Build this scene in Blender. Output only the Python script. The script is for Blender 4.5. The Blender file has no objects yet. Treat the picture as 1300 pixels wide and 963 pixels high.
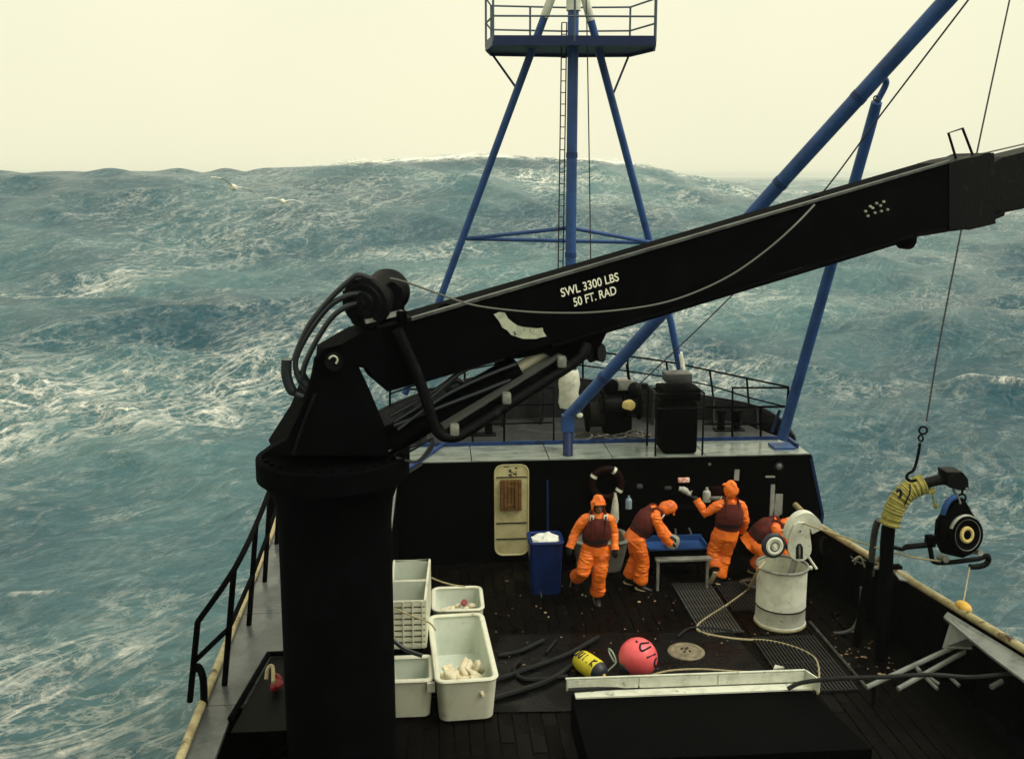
import bpy, bmesh, math, random
import numpy as np
from mathutils import Vector, Matrix, Quaternion, noise
random.seed(7); np.random.seed(7)
S = bpy.context.scene; COL = S.collection
# ------------------------------------------------------------------ camera, sky, sun, exposure
FPX = 1264.0; TH = math.atan(215/FPX); PS = math.atan(100/FPX*math.cos(TH)); EYE = 7.0
fw = Vector((math.sin(PS)*math.cos(TH), math.cos(PS)*math.cos(TH), -math.sin(TH)))
rt = Vector((math.cos(PS), -math.sin(PS), 0)); up = rt.cross(fw)
cd = bpy.data.cameras.new('camera'); cam = bpy.data.objects.new('camera', cd); COL.objects.link(cam)
cam.location = (0, 0, EYE)
cam.rotation_euler = Matrix((rt, up, -fw)).transposed().to_euler()
cd.sensor_width = 36; cd.lens = 36*FPX/1300; cd.shift_y = -44.5/1300
cd.clip_start = 0.1; cd.clip_end = 20000
S.camera = cam
S.view_settings.view_transform = 'Standard'; S.view_settings.look = 'None'
S.view_settings.exposure = 0.0; S.view_settings.gamma = 1
SUN_EL, SUN_AZ = math.radians(56), math.radians(112)      # azimuth clockwise from the bow
W = bpy.data.worlds.new('World'); S.world = W; W.use_nodes = True
nt = W.node_tree; nt.nodes.clear()
wo = nt.nodes.new('ShaderNodeOutputWorld')
sk = nt.nodes.new('ShaderNodeTexSky'); sk.sky_type = 'NISHITA'; sk.sun_disc = False
sk.sun_elevation = SUN_EL; sk.sun_rotation = SUN_AZ; sk.dust_density = 6; sk.air_density = 1.5
b1 = nt.nodes.new('ShaderNodeBackground'); b1.inputs[1].default_value = 0.1
b2 = nt.nodes.new('ShaderNodeBackground'); b2.inputs[1].default_value = 1.0
tc = nt.nodes.new('ShaderNodeTexCoord')
nz = nt.nodes.new('ShaderNodeTexNoise'); nz.inputs['Scale'].default_value = 1.6; nz.inputs['Detail'].default_value = 3
cr = nt.nodes.new('ShaderNodeValToRGB')
cr.color_ramp.elements[0].position = .3; cr.color_ramp.elements[0].color = (.97, .97, .72, 1)
cr.color_ramp.elements[1].position = .7; cr.color_ramp.elements[1].color = (1.12, 1.08, .78, 1)
mx = nt.nodes.new('ShaderNodeMixShader'); mx.inputs[0].default_value = 0.88
L = nt.links.new
L(tc.outputs['Generated'], nz.inputs['Vector']); L(nz.outputs['Fac'], cr.inputs[0]); L(cr.outputs[0], b2.inputs[0])
L(sk.outputs[0], b1.inputs[0]); L(b1.outputs[0], mx.inputs[1]); L(b2.outputs[0], mx.inputs[2]); L(mx.outputs[0], wo.inputs[0])
sl = bpy.data.lights.new('sun', 'SUN'); sl.energy = 2.4; sl.angle = math.radians(38); sl.color = (1, .95, .85)
so = bpy.data.objects.new('sun', sl); COL.objects.link(so)
sd = Vector((math.sin(SUN_AZ)*math.cos(SUN_EL), math.cos(SUN_AZ)*math.cos(SUN_EL), math.sin(SUN_EL)))
so.rotation_euler = sd.to_track_quat('Z', 'Y').to_euler()
so.location = (0, 0, 60)
S.cycles.use_denoising = True
S.cycles.max_bounces = 6; S.cycles.volume_bounces = 1; S.cycles.transparent_max_bounces = 8

# ------------------------------------------------------------------ surveying helpers (a point on the ship from a bearing and a known distance / height)
def ray(px, py): return fw + rt*((px-650)/FPX) - up*((py-437)/FPX)
def at(px, py, Y):
    d = ray(px, py); return Vector((0, 0, EYE)) + d*(Y/d.y)
def on(px, py, z=0.0):
    d = ray(px, py); return Vector((0, 0, EYE)) + d*((z-EYE)/d.z)
def onplane(px, py, P, n):
    d = ray(px, py); c = Vector((0, 0, EYE)); return c + d*((P-c).dot(n)/d.dot(n))

# ------------------------------------------------------------------ materials
def mat(name, c, rough=.5, spec=.3, c2=None, mixs=6.0, thr=(.42, .62), bump=0., bscale=40., metal=0., coord='Object', stretch=None, detail=5, c3=None, s3=2., thr3=(.55, .7), rvar=None):
    m = bpy.data.materials.new(name); m.use_nodes = True
    t = m.node_tree; b = t.nodes['Principled BSDF']
    b.inputs['Roughness'].default_value = rough; b.inputs['Specular IOR Level'].default_value = spec
    b.inputs['Metallic'].default_value = metal; b.inputs['Base Color'].default_value = (*c, 1)
    tcn = t.nodes.new('ShaderNodeTexCoord'); src = tcn.outputs[coord]
    if stretch:
        mp = t.nodes.new('ShaderNodeMapping'); mp.inputs['Scale'].default_value = stretch
        t.links.new(src, mp.inputs[0]); src = mp.outputs[0]
    col = None
    def layer(colA, colsock, cB, sc, th):
        n = t.nodes.new('ShaderNodeTexNoise'); n.inputs['Scale'].default_value = sc; n.inputs['Detail'].default_value = detail
        n.inputs['Roughness'].default_value = .65
        t.links.new(src, n.inputs['Vector'])
        mr = t.nodes.new('ShaderNodeMapRange'); mr.inputs[1].default_value, mr.inputs[2].default_value = th
        t.links.new(n.outputs['Fac'], mr.inputs[0])
        mi = t.nodes.new('ShaderNodeMix'); mi.data_type = 'RGBA'
        t.links.new(mr.outputs[0], mi.inputs[0])
        if colsock is None: mi.inputs[6].default_value = (*colA, 1)
        else: t.links.new(colsock, mi.inputs[6])
        mi.inputs[7].default_value = (*cB, 1)
        return mi.outputs[2]
    if c2 is not None: col = layer(c, None, c2, mixs, thr)
    if c3 is not None: col = layer(c, col, c3, s3, thr3)
    if col is not None: t.links.new(col, b.inputs['Base Color'])
    if rvar:
        n = t.nodes.new('ShaderNodeTexNoise'); n.inputs['Scale'].default_value = rvar[2]; n.inputs['Detail'].default_value = 5; t.links.new(tcn.outputs[coord], n.inputs['Vector'])
        mr = t.nodes.new('ShaderNodeMapRange'); mr.inputs[1].default_value, mr.inputs[2].default_value = .42, .58; mr.inputs[3].default_value, mr.inputs[4].default_value = rvar[0], rvar[1]
        t.links.new(n.outputs['Fac'], mr.inputs[0]); t.links.new(mr.outputs[0], b.inputs['Roughness'])
    if bump:
        n = t.nodes.new('ShaderNodeTexNoise'); n.inputs['Scale'].default_value = bscale; n.inputs['Detail'].default_value = 4
        t.links.new(src, n.inputs['Vector'])
        bp = t.nodes.new('ShaderNodeBump'); bp.inputs['Strength'].default_value = bump; bp.inputs['Distance'].default_value = .02
        t.links.new(n.outputs['Fac'], bp.inputs['Height']); t.links.new(bp.outputs[0], b.inputs['Normal'])
    return m
BLACK = mat('black_paint', (.0012, .0013, .0018), .78, .02, (.0035, .0037, .0048), 3, (.5, .75), .25, 25, c3=(.05, .045, .035), s3=22, thr3=(.735, .76))
BLACKW = mat('black_wall_paint', (.0007, .0007, .0011), .6, .02, (.0015, .0015, .0025), 2, (.5, .75), .2, 12)
BLACKL = mat('worn_black_paint', (.003, .0033, .004), .5, .08, (.018, .018, .018), 9, (.6, .72), .3, 30)
DECK = mat('wet_planks', (.0022, .0018, .0016), .28, .04, (.0045, .0036, .003), 3, (.4, .7), .5, 18, stretch=(6, .6, 1), c3=(.09, .07, .055), s3=14, thr3=(.68, .74), rvar=(.12, .5, .9))
DECKB = mat('deck_steel', (.002, .002, .002), .5, .05)
MATT = mat('deck_mat_rubber', (.0018, .0018, .002), .4, .10, (.006, .006, .0063), 5, (.45, .7), .4, 20, rvar=(.1, .55, 1.3))
SLAT = mat('grating_slat', (.07, .07, .062), .5, .2, (.03, .03, .028), 7, (.4, .6), .3, 30)
SLATD = mat('dark_grating_slat', (.022, .021, .019), .5, .2, (.009, .009, .009), 7, (.4, .6), .3, 30)
WETGREY = mat('grey_deck_sky_sheen', (.23, .265, .235), .13, .5, (.13, .155, .14), 2.2, (.45, .62), .15, 14, stretch=(1, 3, 1), c3=(.05, .06, .065), s3=1.6, thr3=(.66, .74))  # grey deck whose pale tone carries the sky's reflection on the wet surface
GREYDK = mat('dark_grey_deck_paint', (.035, .038, .038), .35, .3, (.07, .075, .075), 3, (.5, .7), .3, 20)
BULW = mat('bow_bulwark_paint', (.011, .012, .014), .5, .2, (.028, .03, .033), 9, (.45, .7), .4, 30)
GREY = mat('grey_paint', (.19, .21, .19), .45, .3, (.12, .13, .12), 4, (.45, .65), .2, 20, c3=(.12, .07, .04), s3=5, thr3=(.66, .74))
WALK = mat('walkway_wet_grey', (.085, .095, .09), .3, .35, (.05, .056, .055), 2.5, (.4, .65), .2, 15, rvar=(.1, .45, 1.5))
BLUE = mat('blue_paint', (.024, .074, .235), .4, .3, (.015, .042, .13), 2.5, (.45, .7), .3, 20, c3=(.10, .07, .05), s3=9, thr3=(.68, .75))
BLUED = mat('dark_blue_paint', (.007, .018, .075), .45, .25, (.004, .01, .04), 4, (.5, .7))
BLUEK = mat('scuffed_blue_paint', (.013, .042, .15), .45, .25, (.006, .014, .045), 5, (.45, .65))
BLUEP = mat('blue_plastic', (.005, .022, .12), .35, .3, (.004, .014, .075), 4)
WHITEP = mat('white_paint_aged', (.66, .68, .57), .5, .3, (.5, .52, .43), 5, (.45, .65), .2, 25, c3=(.2, .22, .2), s3=9, thr3=(.64, .7))
TOTE = mat('white_tote_plastic', (.70, .71, .57), .4, .35, (.56, .57, .44), 3, (.45, .7), .1, 15, c3=(.30, .27, .18), s3=6, thr3=(.64, .76))
TOTEIN = mat('tote_inside', (.62, .67, .58), .4, .3, (.52, .57, .5), 3, (.45, .7), c3=(.36, .34, .24), s3=5, thr3=(.62, .76))
CREAM = mat('cream_door_paint', (.50, .46, .25), .5, .3, (.40, .36, .18), 4, (.45, .65), .15, 15)
BROWN = mat('brown_wood', (.16, .085, .028), .6, .2, (.10, .05, .018), 8, (.4, .6), .4, 30)
YEL = mat('rusty_yellow_cap', (.40, .35, .19), .5, .3, (.24, .19, .09), 6, (.45, .65), .3, 25, c3=(.05, .03, .015), s3=4, thr3=(.58, .66))
YELR = mat('yellow_roller', (.62, .38, .07), .5, .3, (.3, .13, .03), 6, (.5, .7))
YROPE = mat('yellow_rope', (.36, .33, .10), .85, .1, (.24, .21, .06), 20, (.4, .6), .7, 60)
ROPE = mat('beige_rope', (.42, .37, .22), .85, .1, (.30, .26, .15), 30, (.4, .6), .5, 90)
WIRE = mat('steel_wire', (.10, .10, .085), .5, .3)
WIRED = mat('dark_wire', (.03, .032, .035), .5, .3)
HOSE = mat('black_hose', (.012, .016, .02), .35, .35)
HOSEG = mat('grey_hose', (.10, .11, .105), .5, .3)
PIPE = mat('dark_grey_pipe', (.016, .017, .0175), .4, .15, (.009, .009, .0095), 5)
STEEL = mat('worn_steel', (.28, .29, .26), .4, .4, (.16, .16, .14), 8, metal=.3)
ROD = mat('cylinder_rod', (.55, .53, .40), .3, .5)
PALE = mat('pale_worn_metal', (.42, .45, .33), .5, .3, (.3, .32, .24), 14, (.45, .6), c3=(.02, .02, .02), s3=9, thr3=(.66, .70))
LETTER = mat('white_stencil_paint', (.78, .77, .62), .6, .2)
INK = mat('dark_marker', (.02, .012, .03), .6, .2)
PINK = mat('pink_buoy_vinyl', (.88, .13, .145), .35, .4, (.76, .095, .10), 4, (.4, .7))
YBUOY = mat('yellow_buoy_vinyl', (.72, .62, .035), .35, .4, (.6, .5, .03), 5, (.4, .7))
DARKV = mat('dark_buoy_end', (.02, .025, .035), .4, .35)
ORANGE = mat('orange_oilskin', (.92, .205, .02), .38, .4, (.68, .125, .014), 4, (.4, .65), .55, 12, c3=(.36, .06, .014), s3=4, thr3=(.63, .78))
VEST = mat('maroon_vest', (.105, .022, .017), .75, .15, (.065, .014, .012), 9, (.4, .65), .5, 30)
REFL = mat('reflective_patch', (.75, .76, .66), .4, .4)
SKIN = mat('skin', (.26, .12, .075), .55, .3, (.20, .085, .05), 20)
DARKCLOTH = mat('black_glove_rubber', (.008, .008, .009), .5, .25)
BOOT = mat('dark_boot_rubber', (.012, .011, .010), .4, .3)
SOLE = mat('cream_boot_sole', (.45, .38, .22), .6, .2)
ICE = mat('white_ice', (.74, .76, .70), .6, .3, (.6, .63, .58), 12, bump=.6, bscale=30)
BAIT = mat('pale_bait', (.74, .68, .50), .6, .25, (.62, .55, .36), 10, (.4, .65), .4, 30)
RED = mat('red_plastic', (.22, .016, .02), .5, .3)
DRED = mat('dark_red_ring', (.009, .002, .0018), .6, .08)
GREYP = mat('grey_tub_plastic', (.20, .20, .165), .5, .3, (.14, .14, .115), 4)
PLATE = mat('deck_plate_steel', (.23, .20, .13), .5, .3, (.12, .10, .065), 9, (.4, .65), .3, 40)
GULLW = mat('white_feathers', (.72, .70, .58), .7, .2); GULLG = mat('grey_feathers', (.36, .36, .32), .7, .2)
RAILG = mat('blue_grey_rail', (.07, .095, .13), .5, .3)
LENS = mat('lamp_glass', (.10, .11, .11), .15, .5)
HULL = mat('hull_paint', (.002, .003, .007), .5, .1, (.006, .006, .008), 1.5)
CANVAS = mat('white_canvas_wrap', (.60, .60, .50), .85, .1, (.45, .46, .38), 7, (.4, .6), .7, 16)
RAG = mat('yellow_cream_rag', (.58, .47, .19), .8, .1, (.48, .37, .13), 9, bump=.5)
BOTTLE = mat('pale_blue_bottle', (.22, .30, .38), .3, .4); JUG = mat('milky_jug', (.40, .41, .36), .4, .3)
LABELP = mat('pink_label', (.75, .30, .24), .6, .2, (.85, .75, .65), 18, (.48, .55))
NOTICE = mat('grey_white_board', (.30, .31, .29), .6, .2, (.22, .23, .22), 6)

# ------------------------------------------------------------------ mesh builder
def frame_of(d, ref=None):
    d = Vector(d).normalized()
    r = Vector(ref) if ref is not None else Vector((0, 0, 1))
    if abs(d.dot(r.normalized())) > .97: r = Vector((0, 1, 0)) if abs(d.y) < .9 else Vector((1, 0, 0))
    s = d.cross(r).normalized(); return d, s, s.cross(d).normalized()
class MB:
    def __init__(s): s.v = []; s.f = []; s.m = []
    def add(s, vs, fs, mi=0):
        o = len(s.v); s.v += [Vector(v) for v in vs]; s.f += [tuple(i+o for i in f) for f in fs]; s.m += [mi]*len(fs); return s
    def box(s, c, size, R=None, mi=0, taper=1.0):
        hx, hy, hz = size[0]/2, size[1]/2, size[2]/2; R = R or Matrix.Identity(3); c = Vector(c)
        vs = []
        for z, k in ((-hz, taper), (hz, 1.0)):
            for x, y in ((-hx, -hy), (hx, -hy), (hx, hy), (-hx, hy)): vs.append(c + R @ Vector((x*k, y*k, z)))
        return s.add(vs, [(3, 2, 1, 0), (4, 5, 6, 7), (0, 1, 5, 4), (1, 2, 6, 5), (2, 3, 7, 6), (3, 0, 4, 7)], mi)
    def bevbox(s, c, size, b=.02, R=None, mi=0):
        bm = bmesh.new(); bmesh.ops.create_cube(bm, size=1)
        for v in bm.verts: v.co = Vector((v.co.x*size[0], v.co.y*size[1], v.co.z*size[2]))
        bmesh.ops.bevel(bm, geom=bm.edges[:], offset=b, segments=2, affect='EDGES', profile=.5)
        R = R or Matrix.Identity(3); bm.verts.index_update()
        s.add([Vector(c)+R @ v.co for v in bm.verts], [[v.index for v in f.verts] for f in bm.faces], mi); bm.free(); return s
    def tube(s, pts, r, n=10, cap=True, mi=0, ref=None, flat=1.0):
        pts = [Vector(p) for p in pts]; k = len(pts)
        rs = list(r) if isinstance(r, (list, tuple)) else [r]*k
        if isinstance(r, tuple): rs = [r]*k
        if len(rs) != k:                      # spread a short list of radii along the path
            q = [(i*(len(rs)-1)/max(k-1, 1)) for i in range(k)]
            rs = [rs[int(u)] if isinstance(rs[0], (tuple, list)) else rs[int(u)]+(rs[min(int(u)+1, len(rs)-1)]-rs[int(u)])*(u-int(u)) for u in q]
        ring = []; prev = None
        for i, p in enumerate(pts):
            d = (pts[min(i+1, k-1)]-pts[max(i-1, 0)])
            if d.length < 1e-9: d = Vector((0, 0, 1))
            d.normalize()
            if prev is None: _, a, b = frame_of(d, ref)
            else:
                a = prev - d*prev.dot(d)
                a = a.normalized() if a.length > 1e-6 else frame_of(d)[1]
                b = a.cross(d).normalized()
            prev = a
            rr = rs[i]; ra, rb = rr if isinstance(rr, (tuple, list)) else (rr, rr*flat)
            ring.append([p + a*(math.cos(2*math.pi*j/n)*ra) + b*(math.sin(2*math.pi*j/n)*rb) for j in range(n)])
        vs = [q for R_ in ring for q in R_]; fs = []
        for i in range(k-1):
            for j in range(n): fs.append((i*n+j, i*n+(j+1) % n, (i+1)*n+(j+1) % n, (i+1)*n+j))
        if cap: fs.append(tuple(range(n))[::-1]); fs.append(tuple((k-1)*n+j for j in range(n)))
        return s.add(vs, fs, mi)
    def lathe(s, prof, c=(0, 0, 0), axis=(0, 0, 1), n=32, mi=0, ref=None):
        d, a, b = frame_of(axis, ref); c = Vector(c); vs = []; fs = []
        for r, h in prof:
            for j in range(n):
                t = 2*math.pi*j/n; vs.append(c + d*h + a*(r*math.cos(t)) + b*(r*math.sin(t)))
        for i in range(len(prof)-1):
            for j in range(n): fs.append((i*n+j, i*n+(j+1) % n, (i+1)*n+(j+1) % n, (i+1)*n+j))
        return s.add(vs, fs, mi)
    def cyl(s, c0, c1, r, n=24, mi=0, r1=None):
        c0, c1 = Vector(c0), Vector(c1); h = (c1-c0).length; r1 = r if r1 is None else r1
        return s.lathe([(0.0005, 0), (r, 0), (r1, h), (0.0005, h)], c0, c1-c0, n, mi)
    def prism(s, poly, ext, mi=0):
        poly = [Vector(p) for p in poly]; ext = Vector(ext); n = len(poly)
        vs = poly + [p+ext for p in poly]
        fs = [tuple(range(n)), tuple(range(2*n-1, n-1, -1))] + [(i, i+n, (i+1) % n+n, (i+1) % n) for i in range(n)]
        return s.add(vs, fs, mi)
    def ell(s, c, r, R=None, n=16, m=10, mi=0, keep=None):
        c = Vector(c); R = R or Matrix.Identity(3); r = Vector((r, r, r)) if isinstance(r, (int, float)) else Vector(r)
        vs = []; fs = []
        for i in range(m+1):
            ph = math.pi*i/m
            for j in range(n):
                t = 2*math.pi*j/n; u = Vector((math.sin(ph)*math.cos(t), math.sin(ph)*math.sin(t), math.cos(ph)))
                vs.append((u, c + R @ Vector((u.x*r.x, u.y*r.y, u.z*r.z))))
        for i in range(m):
            for j in range(n):
                f = (i*n+j, (i+1)*n+j, (i+1)*n+(j+1) % n, i*n+(j+1) % n)
                if keep is None or keep(sum((vs[q][0] for q in f), Vector())/4): fs.append(f)
        return s.add([v[1] for v in vs], fs, mi)
    def torus(s, c, axis, R, r, n=32, m=10, mi=0):
        d, a, b = frame_of(axis); pts = [Vector(c)+a*(R*math.cos(2*math.pi*j/n))+b*(R*math.sin(2*math.pi*j/n)) for j in range(n)]
        vs = []; fs = []
        for p in pts:
            o = (p-Vector(c)).normalized()
            for k in range(m):
                t = 2*math.pi*k/m; vs.append(p + o*(r*math.cos(t)) + d*(r*math.sin(t)))
        for i in range(n):
            for k in range(m): fs.append((i*m+k, ((i+1) % n)*m+k, ((i+1) % n)*m+(k+1) % m, i*m+(k+1) % m))
        return s.add(vs, fs, mi)
    def mesh(s, name, mats, smooth=True):
        me = bpy.data.meshes.new(name); me.from_pydata([tuple(v) for v in s.v], [], s.f)
        for m in (mats if isinstance(mats, (list, tuple)) else [mats]): me.materials.append(m)
        me.polygons.foreach_set('material_index', s.m)
        bm = bmesh.new(); bm.from_mesh(me); bmesh.ops.remove_doubles(bm, verts=bm.verts[:], dist=1e-5)
        bmesh.ops.recalc_face_normals(bm, faces=bm.faces[:]); bm.to_mesh(me); bm.free()
        if smooth:
            me.polygons.foreach_set('use_smooth', [True]*len(me.polygons))
            try: me.set_sharp_from_angle(angle=math.radians(38))
            except Exception: pass
        me.update(); return me
    def build(s, name, mats, parent=None, smooth=True, label=None):
        o = bpy.data.objects.new(name, s.mesh(name, mats, smooth)); COL.objects.link(o)
        if parent is not None:
            o.parent = parent; o.matrix_parent_inverse = WORLDM[parent.name].inverted()
        if label: o['label'] = label
        WORLDM[o.name] = Matrix.Identity(4)
        return o
WORLDM = {}
def tag(o, label, cat, group=None, kind=None):
    if label: o['label'] = label
    if cat: o['category'] = cat
    if group: o['group'] = group
    if kind: o['kind'] = kind
    return o
def thing(name, label, cat, loc=(0, 0, 0), group=None):
    o = bpy.data.objects.new(name, None); COL.objects.link(o); o.location = loc; o.empty_display_size = .2
    WORLDM[o.name] = Matrix.Translation(loc)
    return tag(o, label, cat, group)
def solo(mb, name, mats, label, cat, group=None, kind=None): return tag(mb.build(name, mats), label, cat, group, kind)
def smoothpath(pts, k=6):
    pts = [Vector(p) for p in pts]; out = []
    for i in range(len(pts)-1):
        p0, p1, p2, p3 = pts[max(i-1, 0)], pts[i], pts[i+1], pts[min(i+2, len(pts)-1)]
        for j in range(k):
            t = j/k; out.append(.5*((2*p1)+(p2-p0)*t+(2*p0-5*p1+4*p2-p3)*t*t+(3*p1-p0-3*p2+p3)*t**3))
    return out+[pts[-1]]
def pxpath(l, Y=None, k=6, z=None):
    return smoothpath([(at(p[0], p[1], p[2] if len(p) > 2 else Y) if z is None else on(p[0], p[1], z)) for p in l], k)

# ------------------------------------------------------------------ the sea
CREST = []
def ocean():
    a = [-math.pi+.0]
    ang = np.concatenate([np.radians(np.linspace(-180, -48, 60, endpoint=False)), np.radians(np.arange(-48, 52, .125)), np.radians(np.linspace(52, 180, 60, endpoint=False))])
    rr = [3.0]
    while rr[-1] < 5200: rr.append(rr[-1]*1.0085+.015)
    rr = np.array(rr); A, Rr = np.meshgrid(ang, rr)
    X0 = Rr*np.sin(A); Y0 = Rr*np.cos(A)
    X, Y = X0.copy(), Y0.copy(); Z = np.zeros_like(X); steep = np.zeros_like(X)
    rng = np.random.RandomState(11)
    sp = np.maximum(Rr*.0085, .1)
    lam = 1.1
    while lam < 95:
        for rep in range(2):
            l = lam*rng.uniform(.9, 1.15); k = 2*np.pi/l
            th = rng.normal(0, .55) if l < 14 else rng.normal(0, .35)
            dx, dy = math.sin(th), -math.cos(th)
            amp = (.021*l if l < 7 else .021*7*(l/7)**.62) if l < 25 else .021*7*(25/7)**.62*(l/25)**.1
            if l > 9: amp = amp*(1-.8*np.exp(-((Y0-122)/45.)**2))
            amp *= rng.uniform(.6, 1.2)
            fade = np.clip((l/sp-2.5)/3, 0, 1)
            # groups: amplitude modulation so that no train runs on for ever
            g = .65+.35*np.sin(X0*2*np.pi/(l*7.3)+rng.uniform(0, 6))*np.sin(Y0*2*np.pi/(l*5.1)+rng.uniform(0, 6))
            ph = k*(dx*X0+dy*Y0)+rng.uniform(0, 2*np.pi)
            wob = .8*np.sin(X0*2*np.pi/(l*4.1)+rng.uniform(0, 6))
            ph = ph+wob
            am = amp*fade*g
            Z += am*np.cos(ph); X -= .95*am*dx*np.sin(ph); Y -= .95*am*dy*np.sin(ph)
            if l < 30: steep += k*am*np.cos(ph)
        lam *= 1.17
    near = np.clip((np.hypot(X0-2, Y0-12)-8)/25, .35, 1); Z *= near
    # the big swell ahead: crest runs across the bow
    yc = 122+.12*X0+5*np.sin(X0/17.)
    b = 10.2+1.75*np.exp(-((X0-9)/22.)**4)-4.6/(1+np.exp(-(X0-41)/5.))+.12*np.sin(X0/5.3+1)+.08*np.sin(X0/2.9)
    d = Y0-yc
    prof = np.where(d < 0, np.exp(-(d/38.)**2), np.exp(-(d/55.)**2))
    Z += b*prof*1.0
    # further swells
    for c0, h, w in ((330, 3.0, 45), (520, 3.4, 60), (900, 4.5, 90)):
        Z += h*np.exp(-((Y0-c0-.1*X0-18*np.sin(X0/70.+c0))/w)**2)*(.75+.25*np.sin(X0/55.+c0))
    Z += -3.0 - .9*np.exp(-((Y0-25)/30.)**2)
    Z = np.where(Rr > 3500, Z-(Rr-3500)*.002, Z)
    na = len(ang); nr = len(rr)
    band = (Y > 85) & (Y < 165); Zb = np.where(band, Z, -99); ix = Zb.argmax(0); cols = np.arange(na)
    for c_ in cols:
        if abs(ang[c_]) < .6: CREST.append((X[ix[c_], c_], Y[ix[c_], c_], Z[ix[c_], c_], float(b[ix[c_], c_])))
    co = np.stack([X, Y, Z], -1).reshape(-1, 3)
    i = np.arange(nr-1)[:, None]; j = np.arange(na)[None, :]; jn = (j+1) % na
    q = np.stack([i*na+j, (i*na+jn), ((i+1)*na+jn), ((i+1)*na+j)], -1).reshape(-1, 4)[:, ::-1]
    me = bpy.data.meshes.new('sea'); me.vertices.add(len(co)); me.vertices.foreach_set('co', co.ravel().astype(np.float32))
    me.loops.add(q.size); me.loops.foreach_set('vertex_index', q.ravel().astype(np.int32))
    me.polygons.add(len(q)); me.polygons.foreach_set('loop_start', (np.arange(len(q))*4).astype(np.int32))
    me.polygons.foreach_set('loop_total', np.full(len(q), 4, np.int32)); me.polygons.foreach_set('use_smooth', np.ones(len(q), bool))
    me.update(calc_edges=True)
    at_ = me.attributes.new('crest', 'FLOAT', 'POINT')
    big = np.exp(-((d+1)/5.)**2)*np.clip((b-10.3)/1.2, 0, 1)
    at_.data.foreach_set('value', (steep+1.5*big).ravel().astype(np.float32))
    o = bpy.data.objects.new('sea', me); COL.objects.link(o)
    tag(o, 'storm-grey teal sea with streaks of foam and a breaking swell ahead', None, kind='structure')
    m = bpy.data.materials.new('sea_water'); m.use_nodes = True; t = m.node_tree; bs = t.nodes['Principled BSDF']; N = t.nodes.new; K = t.links.new
    tcn = N('ShaderNodeTexCoord')
    def mapping(sc, rot=0):
        mp = N('ShaderNodeMapping'); mp.inputs['Scale'].default_value = sc; mp.inputs['Rotation'].default_value = (0, 0, rot); K(tcn.outputs['Object'], mp.inputs[0]); return mp.outputs[0]
    def noise_(vec, sc, det=6, ro=.6, dist=0.):
        n = N('ShaderNodeTexNoise'); n.inputs['Scale'].default_value = sc; n.inputs['Detail'].default_value = det; n.inputs['Roughness'].default_value = ro; n.inputs['Distortion'].default_value = dist; K(vec, n.inputs['Vector']); return n.outputs['Fac']
    def mth(op, a_, b_=None, c_=None, clamp=False):
        n = N('ShaderNodeMath'); n.operation = op; n.use_clamp = clamp
        for i_, v in enumerate((a_, b_, c_)):
            if v is None: continue
            if isinstance(v, (int, float)): n.inputs[i_].default_value = v
            else: K(v, n.inputs[i_])
        return n.outputs[0]
    def rng_(v, a_, b_, c_=0., d_=1.):
        n = N('ShaderNodeMapRange'); n.interpolation_type = 'SMOOTHSTEP'
        for i_, x in enumerate((a_, b_, c_, d_)): n.inputs[i_+1].default_value = x
        K(v, n.inputs[0]); return n.outputs[0]
    atn = N('ShaderNodeAttribute'); atn.attribute_name = 'crest'; crest = atn.outputs['Fac']
    def wind(rot, st):
        mp = N('ShaderNodeMapping'); mp.vector_type = 'TEXTURE'; mp.inputs['Scale'].default_value = (1, st, 1); mp.inputs['Rotation'].default_value = (0, 0, rot); K(tcn.outputs['Object'], mp.inputs[0]); return mp.outputs[0]
    v1 = wind(-.72, 3.0); v2 = wind(-.5, 1.8); v3 = wind(-1.0, 1.6)
    def ridge(v, sc, dist, w, ro=.62):
        n = noise_(v, sc, 8, ro, dist); return rng_(mth('ABSOLUTE', mth('SUBTRACT', n, .5)), w, 0.0)
    fine = rng_(noise_(v2, 2.6, 7, .75), .34, .62)
    patch = rng_(noise_(wind(-.9, 1.7), .026, 4, .6), .485, .65)
    patch2 = rng_(noise_(wind(-.6, 1.4), .07, 5, .62), .45, .65)
    r1 = ridge(v1, .42, .9, .040); r2 = ridge(v3, 1.0, .8, .050); r3 = ridge(v1, 2.2, .5, .06)
    pm = mth('ADD', mth('MULTIPLY', patch2, mth('ADD', mth('MULTIPLY', patch, .75), .18)), .075)
    lace = mth('MULTIPLY', mth('ADD', mth('ADD', mth('MULTIPLY', r1, 1.05), mth('MULTIPLY', r2, .75)), mth('MULTIPLY', r3, .4)), mth('MULTIPLY', pm, mth('ADD', mth('MULTIPLY', fine, .75), .3)))
    st_ = mth('MULTIPLY', rng_(noise_(v1, .42, 9, .72, .5), .54, .63), mth('MULTIPLY', mth('MULTIPLY', patch, patch2), mth('ADD', mth('MULTIPLY', mth('MULTIPLY', fine, mth('ADD', mth('MULTIPLY', r3, .7), .45)), .85), .02)))
    st2 = mth('MULTIPLY', rng_(noise_(v1, 1.1, 8, .72, .4), .60, .69), mth('ADD', mth('MULTIPLY', patch2, .45), .07))
    cf = mth('MULTIPLY', mth('MULTIPLY', rng_(crest, .50, 1.0), rng_(noise_(v2, .9, 8, .75), .42, .60)), mth('ADD', mth('MULTIPLY', rng_(noise_(v1, 4.5, 6, .75), .38, .62), .85), .15))
    cf = mth('ADD', cf, mth('MULTIPLY', rng_(crest, 1.0, 1.5), rng_(noise_(v3, .45, 7, .7), .36, .54)))
    foam = mth('ADD', mth('ADD', mth('ADD', lace, st_), st2), cf, clamp=True)
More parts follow.
